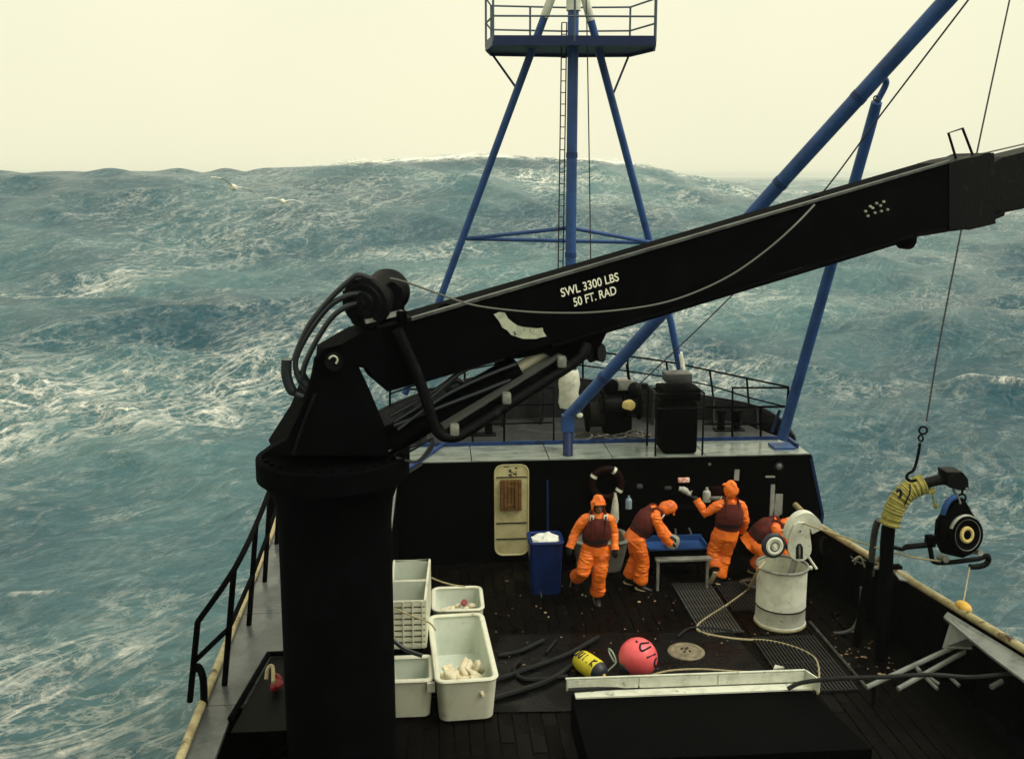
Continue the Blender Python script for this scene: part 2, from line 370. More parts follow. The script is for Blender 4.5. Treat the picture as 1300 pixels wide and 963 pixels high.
    # slick of aerated water round the foam: paler green
    aer = mth('MULTIPLY', rng_(noise_(v3, .05, 6, .62), .38, .66), .9)
    c1 = N('ShaderNodeMix'); c1.data_type = 'RGBA'; c1.inputs[6].default_value = (.013, .080, .118, 1); c1.inputs[7].default_value = (.098, .215, .232, 1); K(aer, c1.inputs[0])
    c2 = N('ShaderNodeMix'); c2.data_type = 'RGBA'; c2.inputs[7].default_value = (.93, .94, .86, 1); K(c1.outputs[2], c2.inputs[6]); K(foam, c2.inputs[0])
    K(c2.outputs[2], bs.inputs['Base Color'])
    K(mth('ADD', mth('MULTIPLY', foam, .6), .20), bs.inputs['Roughness']); bs.inputs['IOR'].default_value = 1.33; bs.inputs['Specular IOR Level'].default_value = .5
    bp = N('ShaderNodeBump'); bp.inputs['Strength'].default_value = 1.0; bp.inputs['Distance'].default_value = .5
    hb = mth('ADD', mth('ADD', mth('MULTIPLY', noise_(mapping((.6, 1.4, 1), .1), 1.1, 7, .68, .4), 1.0), mth('MULTIPLY', noise_(mapping((.7, 1.3, 1), -.2), 3.6, 6, .68), .38)), mth('MULTIPLY', foam, .15))
    K(hb, bp.inputs['Height']); K(bp.outputs[0], bs.inputs['Normal'])
    me.materials.append(m)
ocean()
def spray():
    rs_ = random.Random(21); vs = []; fs = []
    good = [c for c in CREST if c[3] > 10.75]
    for k in range(9000):
        c = rs_.choice(good); cl = noise.noise(Vector((c[0]*.16, 3.1, 0)))+.5*noise.noise(Vector((c[0]*.5, 7.7, 0)))
        if cl < rs_.uniform(-.35, .55): continue
        h = abs(rs_.gauss(0, .16+.14*max(cl, 0))); r = rs_.uniform(.022, .075)*(1 if rs_.random() < .93 else 1.8)
        p = (c[0]+rs_.gauss(0, .8)-h*.6, c[1]+rs_.gauss(.5, 1.6), c[2]-.2+h); o = len(vs); w = r*rs_.uniform(1, 2.6)
        vs += [(p[0]+w, p[1], p[2]), (p[0]-w, p[1], p[2]), (p[0], p[1]+r, p[2]), (p[0], p[1]-r, p[2]), (p[0], p[1], p[2]+r*.7), (p[0], p[1], p[2]-r*.7)]
        fs += [(o, o+2, o+4), (o+2, o+1, o+4), (o+1, o+3, o+4), (o+3, o, o+4), (o+2, o, o+5), (o+1, o+2, o+5), (o+3, o+1, o+5), (o, o+3, o+5)]
    me = bpy.data.meshes.new('spray'); me.from_pydata(vs, [], fs); me.materials.append(mat('spray_drops', (.85, .86, .78), .8, .2)); me.update()
    o = bpy.data.objects.new('spray', me); COL.objects.link(o); tag(o, 'white spray blowing off the crest of the big swell', None, kind='stuff')
spray()

# ------------------------------------------------------------------ hull, deck
XL, XR = -2.95, 7.0; WY = 17.32           # ship's sides at deck level, forecastle wall
RAILP = [on(1030, 662, .95), on(1160, 740, 1.05), on(1300, 825, 1.15)]
hull = thing('ship_hull', 'dark hull of the fishing vessel with rusty yellow starboard cap rail', 'ship', (2, 12, -2))
_a, _b = on(352, 664, 1.95), on(262, 890, 1.95)
PKX = lambda y: _a.x+(_b.x-_a.x)*(y-_a.y)/(_b.y-_a.y)-.07
def hull_shell():
    m = MB()
    stbd = [(7.55, -6), (7.45, 6), (RAILP[2].x+.1, RAILP[2].y), (RAILP[1].x+.09, RAILP[1].y), (RAILP[0].x+.09, RAILP[0].y), (6.95, WY), (6.75, 18.4), (6.1, 20.0), (4.6, 22.0), (2.2, 24.2)]
    port = [(PKX(-6), -6), (PKX(10), 10), (PKX(16), 16), (PKX(WY), WY), (-2.6, 18.6), (-1.5, 20.2), (.1, 22.0), (2.2, 24.2)]
    out = stbd + port[::-1][1:]
    top = []; bot = []
    for x, y in out:
        z = .80 if y < 17.3 else 1.95
        if y < 17.3 and x < 0: z = 1.93
        top.append(Vector((x, y, z if not (y < 17.35 and x > 5) else .0)))
        k = .86; bot.append(Vector((2.2+(x-2.2)*k, 8+(y-8)*.92, -4.5)))
    n = len(out)
    m.add(top+bot, [(i, (i+1) % n, (i+1) % n+n, i+n) for i in range(n-1)])
    return m
hull_shell().build('shell_plating', HULL, hull)
dk = solo(MB().box(((XL+XR)/2, 5.6, -.06), (XR-XL+.1, 23.4, .08)), 'deck', DECKB, 'dark wet working deck of planks in front of the forecastle', None, kind='structure')
def planks():
    w = .192; x = XL+.05; meshes = {}
    while x < 6.5:
        y = 8.0-random.uniform(0, 2)
        while y < WY-.06:
            Ln = random.choice((2.6, 3.2, 4.1)); y1 = min(y+Ln, WY-.03)
            if y1-y > .3 and y1 > 8.2:
                key = round(y1-y, 2)
                me = meshes.get(key) or MB().bevbox((0, 0, 0), (w-.014, y1-y-.012, .045), .006).mesh('plank', DECK, False); meshes[key] = me
                o = bpy.data.objects.new('plank', me); COL.objects.link(o); o.parent = dk
                o.location = (x+w/2, (y+y1)/2, -.0225+random.uniform(-.004, .003)); o.rotation_euler = (0, random.uniform(-.012, .012), 0)
            y = y1
        x += w
planks()
# starboard bulwark: inner plate, frames, cap rail
HC = None
def bulwark():
    global HC
    q0, q1 = RAILP[0], Vector((6.62, WY-.02, .95)); HC = onplane(1048, 694, RAILP[0], Vector((q0.y-RAILP[1].y, RAILP[1].x-q0.x, 0)))
    pts = [Vector((7.5, 2.0, 1.2)), Vector((7.42, 6.5, 1.2))]+RAILP[::-1]+[Vector((6.62, WY-.02, .95))]
    inner = MB(); cap = MB(); strip = MB()
    for a, b in zip(pts, pts[1:]):
        if a.y < HC.y < b.y:
            d = (b-a).normalized(); s = Vector((d.y, -d.x, 0)); f_ = lambda y: a+(b-a)*((y-a.y)/(b.y-a.y))-Vector((0, 0, .03))
            for off in (0, .08):
                o_ = s*off; u = [f_(a.y), f_(HC.y-.13), f_(HC.y+.13), f_(b.y)]; g0 = lambda p, z: Vector((p.x, p.y, z))+o_
                inner.add([g0(u[0], 0), g0(u[1], 0), u[1]+o_, u[0]+o_], [(0, 1, 2, 3)]); inner.add([g0(u[2], 0), g0(u[3], 0), u[3]+o_, u[2]+o_], [(0, 1, 2, 3)])
                inner.add([g0(u[1], 0), g0(u[2], 0), g0(u[2], HC.z-.13), g0(u[1], HC.z-.13)], [(0, 1, 2, 3)]); inner.add([g0(u[1], HC.z+.13), g0(u[2], HC.z+.13), u[2]+o_, u[1]+o_], [(0, 1, 2, 3)])
            continue
        base = [Vector((a.x, a.y, .0)), Vector((b.x, b.y, .0))]
        inner.add([base[0], base[1], b-Vector((0, 0, .03)), a-Vector((0, 0, .03))], [(0, 1, 2, 3)])
        d = (b-a).normalized(); s = Vector((d.y, -d.x, 0))
        inner.add([base[0]+s*.08, base[1]+s*.08, b+s*.08-Vector((0, 0, .03)), a+s*.08-Vector((0, 0, .03))], [(3, 2, 1, 0)])
    cap.tube([p+Vector((.02, 0, 0)) for p in pts], .055, 12)
    o = inner.build('bulwark_plate', BLACKW, hull); 
    cap.build('cap_rail', YEL, hull, label='rusty yellow cap rail')
    # flat grey shelf inside the rail in the near part
    sh = MB(); a, b = on(1196, 768, 1.0), on(1330, 862, 1.02)
    d = (b-a).normalized(); s = Vector((-d.y, d.x, 0)); s = s if s.x < 0 else -s
    o1 = Vector((.02, 0, 0))
    p = [on(1203, 776, 1.08), on(1312, 842, 1.08), on(1312, 872, 1.02), on(1253, 828, 1.02), on(1198, 782, 1.02)]
    sh.prism(p, (0, 0, -.03)); sh.build('inner_shelf', GREY, hull, False)
    pl = MB(); pl.prism([on(1208, 784, .98), on(1240, 806, .98), on(1238, 824, .7), on(1196, 822, .62)], (.03, .02, 0)); pl.build('knee_plate', GREY, hull, False)
    br = MB(); br.prism([on(1133, 722, 1.06), on(1142, 735, 1.06), on(1168, 740, 1.06), on(1150, 724, 1.06)], (0, 0, -.02)); br.build('rail_flange', GREY, hull, False)
    # hawse opening through the bulwark shows pale sea
    ho = MB(); c = HC; ho.lathe([(.19, -.012), (.095, -.012), (.085, .0), (.085, .1), (.19, .1)], c+Vector((-.0, 0, 0)), (1, .15, 0), 20)
    ho.build('hawse_ring', PIPE, hull)
    for k in range(9):
        t = k/8; a = RAILP[0].lerp(RAILP[2], t); MB().box((a.x-.06, a.y, .45), (.12, .03, .86)).build('bulwark_frame', BLACK, hull, False)
bulwark()

# ------------------------------------------------------------------ deck gratings, mats, plates, hoses
def grating(x0, x1, y0, y1, m, label, pitch=.052, rows=True):
    t = thing('deck_grating', label, 'grating', ((x0+x1)/2, (y0+y1)/2, 0), 'slatted gratings laid on the deck')
    n = int((x1-x0)/pitch); me = MB().box((0, 0, .018), (pitch*.55, y1-y0, .03)).mesh('slat', m, False)
    for i in range(n):
        o = bpy.data.objects.new('slat', me); COL.objects.link(o); o.parent = t; o.location = (x0+pitch*(i+.5)-(x0+x1)/2, 0, 0)
    for y in (y0+.03, (y0+y1)/2, y1-.03): MB().box(((x0+x1)/2, y, .012), (x1-x0, .05, .014)).build('cross_bar', m, t, False)
grating(4.02, 4.72, 14.15, 16.05, SLAT, 'pale grey slatted grating right behind the steel table legs')
grating(4.76, 5.60, 14.9, 16.05, SLATD, 'dark slatted grating between pale grating and barrel')
grating(4.76, 5.75, 12.3, 13.95, SLATD, 'dark slatted grating in front of the barrel foot')
eb = MB(); eb.tube([Vector((5.86, 14.4, .02)), on(1100, 872, .02)], .025, 8)
solo(eb, 'grating_edge_bar', SLAT, 'grey steel edge bar on deck running from barrel towards the rail', 'bar')
def sheet(pts, name, m, label, cat, h=.012):
    return solo(MB().prism([Vector((p.x, p.y, .004)) for p in pts], (0, 0, h)), name, m, label, cat)
sheet([on(636, 806), on(930, 803), on(990, 874), on(1010, 900), on(600, 905)], 'deck_mat', MATT, 'black rubber mat on deck under the buoys and hoses', 'mat')
pc = on(871, 827, .02)
dp = thing('deck_plate', 'round tan steel manhole plate set in the black mat', 'manhole cover', (pc.x, pc.y, 0))
MB().lathe([(.0005, .045), (.05, .045), (.06, .036), (.10, .036), (.11, .045), (.15, .045), (.16, .036), (.20, .036), (.21, .045), (.255, .045), (.275, .03), (.275, .0)], (pc.x, pc.y, 0), n=48).build('cover', PLATE, dp)
for dx, dy in ((-.05, .06), (.03, .07), (-.03, -.04), (.05, -.03), (.0, .02)): MB().cyl((pc.x+dx, pc.y+dy, .044), (pc.x+dx, pc.y+dy, .052), .016, 8).build('bolt_hole', DECKB, dp)
hoses = [([(606, 870), (680, 845), (720, 830), (760, 808)], .035, 'dark grey hose running from big tote up to the mat corner'),
         ([(600, 893), (690, 866), (730, 842), (745, 838)], .04, 'thick dark hose beside the yellow buoy'),
         ([(632, 832), (660, 826), (690, 812)], .03, 'short dark pipe behind the big tote'),
         ([(660, 838), (652, 848), (668, 862), (720, 858)], .03, 'curled dark hose between the tote and white tray'),
         ([(693, 828), (706, 812)], .02, 'short dark branch pipe touching the long hose'),
         ([(860, 808), (880, 796), (930, 800)], .02, 'thin dark hose behind the round deck plate')]
for p, r, lb in hoses: solo(MB().tube(pxpath(p, z=r+.018), r, 8), 'deck_hose', PIPE, lb, 'hose', 'dark hoses lying on the mat')
# scraps of bait and ice on deck
rs = random.Random(3); sc = MB()
for k in range(170):
    px, py = rs.uniform(620, 1130), rs.uniform(730, 872); c = on(px, py, .012); s_ = rs.choice((.008, .01, .012, .02))
    if c.x < 6.4: sc.ell((c.x, c.y, .012), (s_*rs.uniform(.7, 1.8), s_*rs.uniform(.7, 1.6), s_*.5), n=6, m=4)
for k in range(70):
    px, py = rs.uniform(1060, 1180), rs.uniform(800, 874); c = on(px, py, .012); s_ = rs.choice((.01, .014, .02))
    if c.x < 6.6: sc.ell((c.x, c.y, .012), (s_*rs.uniform(.7, 2.2), s_*rs.uniform(.7, 1.6), s_*.5), n=6, m=4)
tag(sc.build('bait_scraps', mat('scrap_flesh', (.34, .27, .17), .6, .2, (.16, .06, .04), 3, (.4, .6))), 'scattered scraps of bait on the deck', None, kind='stuff')

# ------------------------------------------------------------------ forecastle
fo = thing('forecastle', 'black forecastle block with pale wet deck edge and blue kerb', 'ship superstructure', (2.2, 18.5, 0))
zt = 1.93
MB().prism([(XL-.05, WY, .0), (7.12, WY, .0), (7.16, WY, .75), (6.86, WY, zt-.02), (XL-.05, WY, zt-.02)], (0, .12, 0)).build('bulkhead', BLACKW, fo, False)
# plate seams and stiffeners of the wall
for x in (-1.2, .35, 1.6, 2.6, 3.7, 4.6, 5.5, 6.3): MB().box((x, WY-.012, .95), (.05, .03, 1.88)).build('wall_stiffener', BLACKW, fo, False)
MB().prism([(7.12, WY-.02, .3), (7.17, WY-.02, .3), (7.20, WY-.02, .75), (6.91, WY-.02, zt-.03), (6.86, WY-.02, zt-.03), (7.15, WY-.02, .75)], (0, .14, 0)).build('corner_strip', BLUED, fo, False)
# deck in plates
xs = [-2.95, -.75, .62, 2.02, 3.18, 4.9, 6.84]
for a, b in zip(xs, xs[1:]): MB().bevbox(((a+b)/2, WY+.42, zt), (b-a-.012, .98, .05), .008).build('deck_plate', WETGREY, fo, False)
MB().box((1.94, WY-.075, zt-.035), (9.85, .03, .07)).build('edge_lip', BLACKW, fo, False)
MB().prism([(-2.9, 18.26, zt), (6.7, 18.26, zt), (6.1, 20.2, zt), (4.2, 21.4, zt), (2.2, 22.2, zt), (.2, 21.4, zt), (-1.6, 20.2, zt)], (0, 0, .03)).build('inner_deck', GREYDK, fo, False)
kb = MB(); kb.box((2.0, 18.27, zt+.045), (9.2, .04, .09)); IX = on(505, 605, 1.97).x; KX = on(562, 562, zt).x; kb.tube([Vector((KX, 18.25, zt+.06)), Vector((IX, 16.3, 2.0)), Vector((IX-.02, 16.05, 2.0))], .04, 8); KM = IX+(KX-IX)*(WY-16.3)/(18.25-16.3); MB().prism([(IX-.02, 16.3, zt-.03), (KM, WY-.1, zt-.03), (IX-.02, WY-.1, zt-.03)], (0, 0, .045)).build('corner_plate', GREYDK, fo, False); kb.build('kerb', BLUEK, fo)
MB().box(((6.74), 17.95, zt+.05), (.05, .7, .12)).build('kerb', BLUEK, fo)
bw = [(1008, 556, 18.5), (998, 541, 18.9), (985, 530, 19.2), (968, 521, 19.4), (945, 514, 19.6), (900, 506, 19.85), (850, 498, 20.0), (800, 491, 20.2), (740, 484, 20.3), (690, 477, 20.3), (640, 475, 20.2), (590, 485, 19.9), (540, 500, 19.5), (490, 520, 19.0), (440, 550, 18.4)]
bp_ = smoothpath([at(*p) for p in bw], 3); bm_ = MB()
ins = [p.copy() for p in bp_]; outs = [Vector((p.x+(p.x-2.2)*.02, p.y+.16, p.z)) for p in bp_]
n = len(ins)
bm_.add(ins+[Vector((p.x, p.y, zt)) for p in ins]+outs+[Vector((p.x, p.y, zt-1.0)) for p in outs],
        [(i, i+1, i+1+n, i+n) for i in range(n-1)]+[(i+2*n, i+3*n, i+1+3*n, i+1+2*n) for i in range(n-1)]+[(i, i+2*n, i+1+2*n, i+1) for i in range(n-1)])
bo = bm_.build('bow_bulwark', BULW, fo)
MB().tube([p+Vector((0, .08, .01)) for p in bp_], .045, 8).build('bulwark_cap', BLACKL, fo)
for px, py, Y in ((960, 519, 19.45), (905, 508, 19.8), (866, 502, 19.9), (829, 497, 20.0), (760, 488, 20.2), (688, 479, 20.2), (640, 478, 20.1), (600, 486, 19.9), (560, 497, 19.6), (520, 510, 19.3)):
    t = at(px, py, Y-.06); b = Vector((t.x-.1, t.y-.42, zt+.03))
    MB().prism([t, t+Vector((0, .08, -.02)), Vector((t.x, t.y+.04, zt)), b], (.045, 0, 0)).build('stiffener', BLACKL, bo, False)
MB().bevbox(at(817, 488, 19.9)+Vector((0, 0, -.03)), (.18, .15, .12), .02).build('cleat_box', BLACKL, fo)

def railing(name, label, rails, posts, m, r=.022, rp=.024, group=None):
    p0 = rails[0][0]; t = thing(name, label, 'railing', p0, group)
    for i, pth in enumerate(rails): MB().tube(pth, r if i == 0 else r*.85, 8).build('top_rail' if i == 0 else 'mid_rail', m, t)
    for a, b in posts: MB().tube([a, b], rp, 8).build('post', m, t)
    return t
# bow rail
tr = [(1001, 491, 18.9), (948, 480, 19.7), (901, 470, 20.0), (846, 459, 20.15), (797, 452, 20.35), (740, 444, 20.45), (690, 440, 20.45), (640, 444, 20.3), (590, 455, 20.0), (540, 468, 19.6), (495, 484, 19.1)]
mr_ = [(998, 516, 18.9), (949, 504, 19.7), (904, 490, 20.0), (848, 479, 20.15), (797, 471, 20.35), (740, 464, 20.45), (690, 459, 20.45), (640, 461, 20.3), (590, 470, 20.0), (540, 484, 19.6), (495, 500, 19.1)]
bb = [(997, 540, 18.95), (951, 516, 19.7), (906, 507, 20.0), (850, 498, 20.15), (797, 491, 20.35), (740, 484, 20.45), (690, 477, 20.45), (640, 475, 20.3), (590, 485, 20.0), (540, 500, 19.6), (495, 520, 19.1)]
railing('bow_railing', 'thin dark railing running round on top of the bow bulwark', [pxpath(tr, k=3), pxpath(mr_, k=3)], [(at(*a), at(*b)) for a, b in zip(tr, bb)], BLACK, .02, .022)
A = lambda px, py: at(px, py, 18.28)
zb = lambda v: Vector((v.x, v.y, zt+.03))
railing('gate_railing', 'dark tubular railing at the right end of the blue kerb', [[zb(A(930, 550)), A(930, 492), A(1001, 492), zb(A(1001, 550))], [A(893, 517), A(999, 516)], [A(893, 538), A(999, 538)]], [(A(966, 516), zb(A(966, 550)))], BLACK, .026)
railing('kerb_railing', 'thin dark railing on blue kerb left of the canvas-wrapped mast foot', [[A(520, 494), A(703, 492), zb(A(703, 548))], [A(520, 517), A(703, 513)], [A(520, 541), A(703, 536)]], [(A(600, 494), zb(A(600, 548))), (A(640, 493), zb(A(640, 548))), (A(540, 494), zb(A(540, 548)))], BLACK, .018, .02)

# black ventilator housing with guard
vb = at(864, 578, 17.32)
vh = thing('ventilator_housing', 'tall black ventilator housing with grey lid on the forecastle edge', 'ventilator', (vb.x, 17.6, zt))
def Zat(py, Y, px=700): return at(px, py, Y).z
z1 = Zat(515, 17.35); z2 = Zat(500, 17.35)
MB().bevbox((vb.x, 17.66, (zt+.03+z1)/2), (.64, .62, z1-zt-.03), .06).build('body', BLACKW, vh)
MB().bevbox((vb.x, 17.66, (z1+z2)/2+.04), (.7, .66, .22), .03).build('hood', BLACK, vh)
MB().bevbox((vb.x+.0, 17.75, z2+.2), (.48, .42, .17), .02).build('lid', GREYDK, vh)
g = MB(); a0 = at(833, 525, 17.3); 
for Y in (17.28, 18.0):
    zz = Zat(502, 17.3); x0, x1 = at(833, 520, 17.3).x, at(893, 520, 17.3).x
    g.tube([(x0, Y, zt+.02), (x0, Y, zz), (x1, Y, zz), (x1, Y, zt+.02)], .02, 8)
    g.tube([(x0, Y, Zat(521, 17.3)), (x1, Y, Zat(521, 17.3))], .014, 6)
for x in (x0, x1): g.tube([(x, 17.28, zz), (x, 18.0, zz)], .02, 8)
g.build('guard_frame', BLACKL, vh)

# deck winch behind the boom foot
wx = at(790, 500, 18.9)
wn = thing('deck_winch', 'black greasy deck winch behind the blue boom foot', 'winch', (wx.x, 18.9, zt))
MB().bevbox((wx.x-.05, 19.05, zt+.5), (.5, .4, .95), .04).build('pedestal', BLACK, wn)
MB().cyl((wx.x-.45, 18.85, zt+.62), (wx.x+.3, 18.85, zt+.62), .2, 24).build('drum', BLACKL, wn)
for x in (-.42, .0, .3): MB().cyl((wx.x+x, 18.85, zt+.62), (wx.x+x+.04, 18.85, zt+.62), .29, 24).build('drum_flange', BLACK, wn)
MB().bevbox(at(793, 487, 18.9), (.32, .3, .22), .03).build('motor_cover', STEEL, wn)
MB().tube([at(805, 497, 18.8), at(798, 478, 18.8), at(796, 462, 18.8)], .03, 8).build('control_lever', BLACK, wn)
MB().ell(at(806, 494, 18.75), (.14, .14, .15)).build('brake_wheel', BLACKL, wn)
MB().ell(at(775, 490, 18.8), (.16, .14, .15)).build('gear_case', BLACK, wn)
rg = MB(); rg.ell((0, 0, 0), (.125, .05, .1), n=20, m=12)
for v in rg.v: v += Vector(noise.noise_vector(v*9))*.05
rgo = rg.build('rag', RAG); c = at(798, 514, 18.5)
for v in rgo.data.vertices: v.co += c
tag(rgo, 'crumpled cream-yellow rag hanging on the deck winch', 'rag')
for bx, by in ((925, 19.0), (610, 19.0)):
    c = at(bx, 545, by); mbd = thing('mooring_bollard', 'black twin mooring bollard on the foredeck near the '+('gate railing' if bx > 700 else 'crane cylinder'), 'bollard', (c.x, by, zt), 'mooring bollards on the foredeck')
    for dx in (-.16, .16): MB().lathe([(.001, 0), (.085, 0), (.075, .03), (.075, .34), (.1, .36), (.1, .41), (.001, .42)], (c.x+dx, by, zt+.03), n=16).build('post', BLACK, mbd)
    MB().bevbox((c.x, by, zt+.045), (.6, .26, .03), .008).build('base_plate', BLACKL, mbd)
rl = at(757, 520, 18.85); rlt = thing('rope_reel', 'dark rope reel standing beside the deck winch', 'reel', (rl.x, 18.85, zt))
MB().cyl((rl.x-.16, 18.9, zt+.42), (rl.x+.16, 18.9, zt+.42), .24, 20).build('rope_winding', mat('tarred_rope', (.02, .018, .015), .9, .1, (.008, .008, .007), 20, bump=.6, bscale=50), rlt)
for dx in (-.18, .15): MB().cyl((rl.x+dx, 18.9, zt+.42), (rl.x+dx+.03, 18.9, zt+.42), .36, 24).build('reel_cheek', BLACK, rlt)
rc = MB(); rr2 = random.Random(5)
for k in range(9):
    c = at(rr2.uniform(738, 845), 545, 18.6); c.z = zt+.06
    rc.torus(c, (rr2.uniform(-.3, .3), rr2.uniform(-.3, .3), 1), rr2.uniform(.08, .2), .022, 20, 6)
solo(rc, 'rope_heap', mat('dirty_rope', (.14, .14, .12), .9, .1, (.06, .06, .05), 12), 'heap of dirty rope behind the blue kerb under the winch', 'rope')

# ------------------------------------------------------------------ tripod mast
ms = thing('tripod_mast', 'blue tripod mast with lookout platform rising from the foredeck', 'mast', (2.4, 18.5, zt))
MY = 18.45
mt, mb_ = at(728, 14, MY), at(722, 545, MY); mb_.z = zt+.03
MB().tube([mb_, mt], .098, 20).build('mast_pole', BLUE, ms)
mtop = mt+(mt-mb_).normalized()*1.2
MB().tube([mt, mtop], .13, 20).build('mast_top', WHITEP, ms, label='white painted mast head')
LL = [at(548, 408, 19.9), at(691, 22, 18.7)]; LR = [at(852, 410, 19.9), at(750, 26, 18.7)]
def ext(a, b, t): return a+(b-a)*t
lfoot = ext(LL[1], LL[0], 1.27); rfoot = at(866, 482, 20.05)
for nm, ft, l in (('mast_leg', lfoot, LL), ('mast_leg', rfoot, LR)):
    MB().tube([l[1], l[0], ft], .072, 16).build(nm, BLUE, ms)
    e = ext(l[0], l[1], 1.18); MB().tube([l[1], e], .078, 16).build('leg_top', WHITEP, ms, label='white painted leg top')
MB().tube([at(861, 448, 20.0), at(867, 481, 20.06)], .092, 12).build('leg_sleeve', WHITEP, ms)
jl, jr = at(592, 303, 19.55), at(828, 308, 19.5)
MB().tube([jl, jr], .038, 12).build('cross_brace', BLUE, ms)
for q_ in (.22, .45, .68): MB().tube([mb_.lerp(mt, q_-.006), mb_.lerp(mt, q_+.006)], .108, 20).build('collar', BLUEK, ms)
jm = at(724, 289, MY)
for j in (jl, jr): MB().tube([j, jm], .038, 12).build('cross_brace', BLUE, ms)
# platform, seen from below
pf = at(724, 55, 17.9).z
def pl(px, py): return onplane(px, py, Vector((0, 0, pf)), Vector((0, 0, 1)))
near, far = 17.8, 20.3
pp = [at(624, 48, 17.9), at(720, 50, 17.7), at(829, 55, 17.9), at(816, 76, 19.4), at(724, 71, 19.6), at(618, 68, 19.4)]
pp = [Vector((p.x, p.y, pf)) for p in pp]
pp = [Vector((x, y, pf)) for x, y in ((1.06, 17.75), (3.86, 17.6), (4.02, 18.4), (3.75, 19.35), (2.6, 19.5), (1.12, 19.4), (.98, 18.6))]
po = MB().prism(pp, (0, 0, .10)).build('platform', mat('platform_underside', (.045, .07, .075), .6, .2, (.03, .045, .05), 4), ms, False)
fa = MB()
for a, b in zip(pp, pp[1:]+pp[:1]):
    d = (b-a).normalized(); fa.box((a+b)/2+Vector((0, 0, .02)), ((b-a).length, .03, .16), Matrix.Rotation(math.atan2(d.y, d.x), 3, 'Z'))
fa.build('platform_edge', BLUED, ms, False)
for h, nm in ((.42, 'guard_mid_rail'), (.85, 'guard_rail')): MB().tube([p+Vector((0, 0, h)) for p in pp[:1]+pp[1:]+pp[:1]], .018, 6).build(nm, RAILG, ms)
for p in pp+[(pp[0]+pp[1])/2, (pp[4]+pp[5])/2]: MB().tube([p, p+Vector((0, 0, .85))], .02, 6).build('guard_post', RAILG, ms)
for p in (pp[2], pp[6]): MB().tube([p, p+Vector((0, 0, 2.1))], .018, 6).build('tall_post', RAILG, ms)
MB().tube([pp[1]+Vector((0, 0, .85)), pp[2]+Vector((0, 0, 1.9))], .014, 6).build('guard_stay', PIPE, ms)
MB().tube([pp[6]+Vector((0, 0, 2.0)), pp[4]+Vector((0, 0, 2.0)), pp[2]+Vector((0, 0, 2.0))], .018, 6).build('upper_rail', RAILG, ms)
ps = lambda px, py, Y: at(px, py, Y)
MB().tube([pp[5], at(657, 114, 19.0)], .022, 6).build('platform_strut', BLUED, ms)
MB().tube([pp[3], at(779, 118, 19.0)], .022, 6).build('platform_strut', BLUED, ms)
ld = MB(); a, b = mb_+Vector((-.2, .02, .6)), mt+Vector((-.16, .02, -.2))
s_ = Vector((.075, 0, 0))
ld.tube([a-s_*.6, b-s_*.6], .012, 5); ld.tube([a+s_*.6, b+s_*.6], .012, 5)
for k in range(36): q = a.lerp(b, k/35); ld.tube([q-s_*.6, q+s_*.6], .009, 5)
ld.build('ladder', PIPE, ms)
wr = MB(); zc = zt+.2
prof = [(.17, .0), (.2, .1), (.185, .3), (.21, .45), (.19, .62), (.165, .72), (.15, .74)]
c0 = at(720, 515, MY); wr.lathe(prof, (mb_.x, MY, c0.z-.02), n=24)
for v in wr.v: v += Vector(noise.noise_vector(v*6))*.025
solo(wr, 'canvas_wrap', CANVAS, 'tattered white canvas wrapped round the mast foot', 'canvas')

# ------------------------------------------------------------------ blue cargo boom and its rest
bf, bt = at(722, 528, 17.75), at(1215, -14, 13.6)
cb = thing('cargo_boom', 'long blue cargo boom slanting up to the right from the mast foot', 'boom', bf)
MB().tube([bf, bt], [.105, .118], 20).build('spar', BLUE, cb)
MB().box(bf+Vector((-.02, -.02, -.12)), (.22, .22, .3)).build('heel_fitting', BLUE, cb)
MB().tube([at(721, 545, 17.75), at(721, 580, 17.45)], .09, 12).build('heel_post', BLUED, cb)
MB().ell(at(736, 527, 17.6), (.06, .05, .05)).build('grease_cap', WHITEP, cb)
for q_ in (.12, .46, .62, .8): MB().tube([bf.lerp(bt, q_-.005), bf.lerp(bt, q_+.005)], .122, 20).build('collar', BLUEK, cb)
st, sb = at(1113, 130, 15.5), at(993, 556, 17.7)
bs_ = thing('boom_rest', 'blue stanchion at the forecastle corner reaching up to the boom', 'stanchion', sb)
MB().tube([sb, at(1105, 160, 15.7), st], [.10, .09, .085], 16).build('post', BLUE, bs_)
MB().tube(smoothpath([at(1114, 128, 15.5), at(1125, 105, 15.4), at(1116, 98, 15.3), at(1104, 106, 15.25), at(1098, 114, 15.2)]), .05, 10).build('crook', BLUE, bs_)
MB().torus(at(1112, 125, 15.2), (0, 1, 0), .035, .012, 16, 6).build('eye', PIPE, bs_)
MB().box(Vector((sb.x, sb.y, zt+.04)), (.4, .4, .05)).build('foot_plate', BLUE, bs_)
MB().tube([at(980, 548, 17.75), at(990, 520, 17.7)], .03, 8).build('foot_bracket', BLUED, bs_)
# wires
def wire(pts, r, m, label, name='wire', cat='wire'): return solo(MB().tube(pts, r, 6), name, m, label, cat)
wire(pxpath([(1234, -6, 12.5), (1115, 150, 14), (1035, 256, 15), (930, 374, 17), (810, 489, 18.6)]), .012, WIRED, 'thin wire stay running from the winch up behind the crane to top right', 'wire_stay')
wire(pxpath([(744, -5, 18.2), (746, 80, 18.2), (750, 340, 18.4), (750, 455, 18.6)]), .011, WIRED, 'thin vertical wire just right of the mast', 'wire_stay')

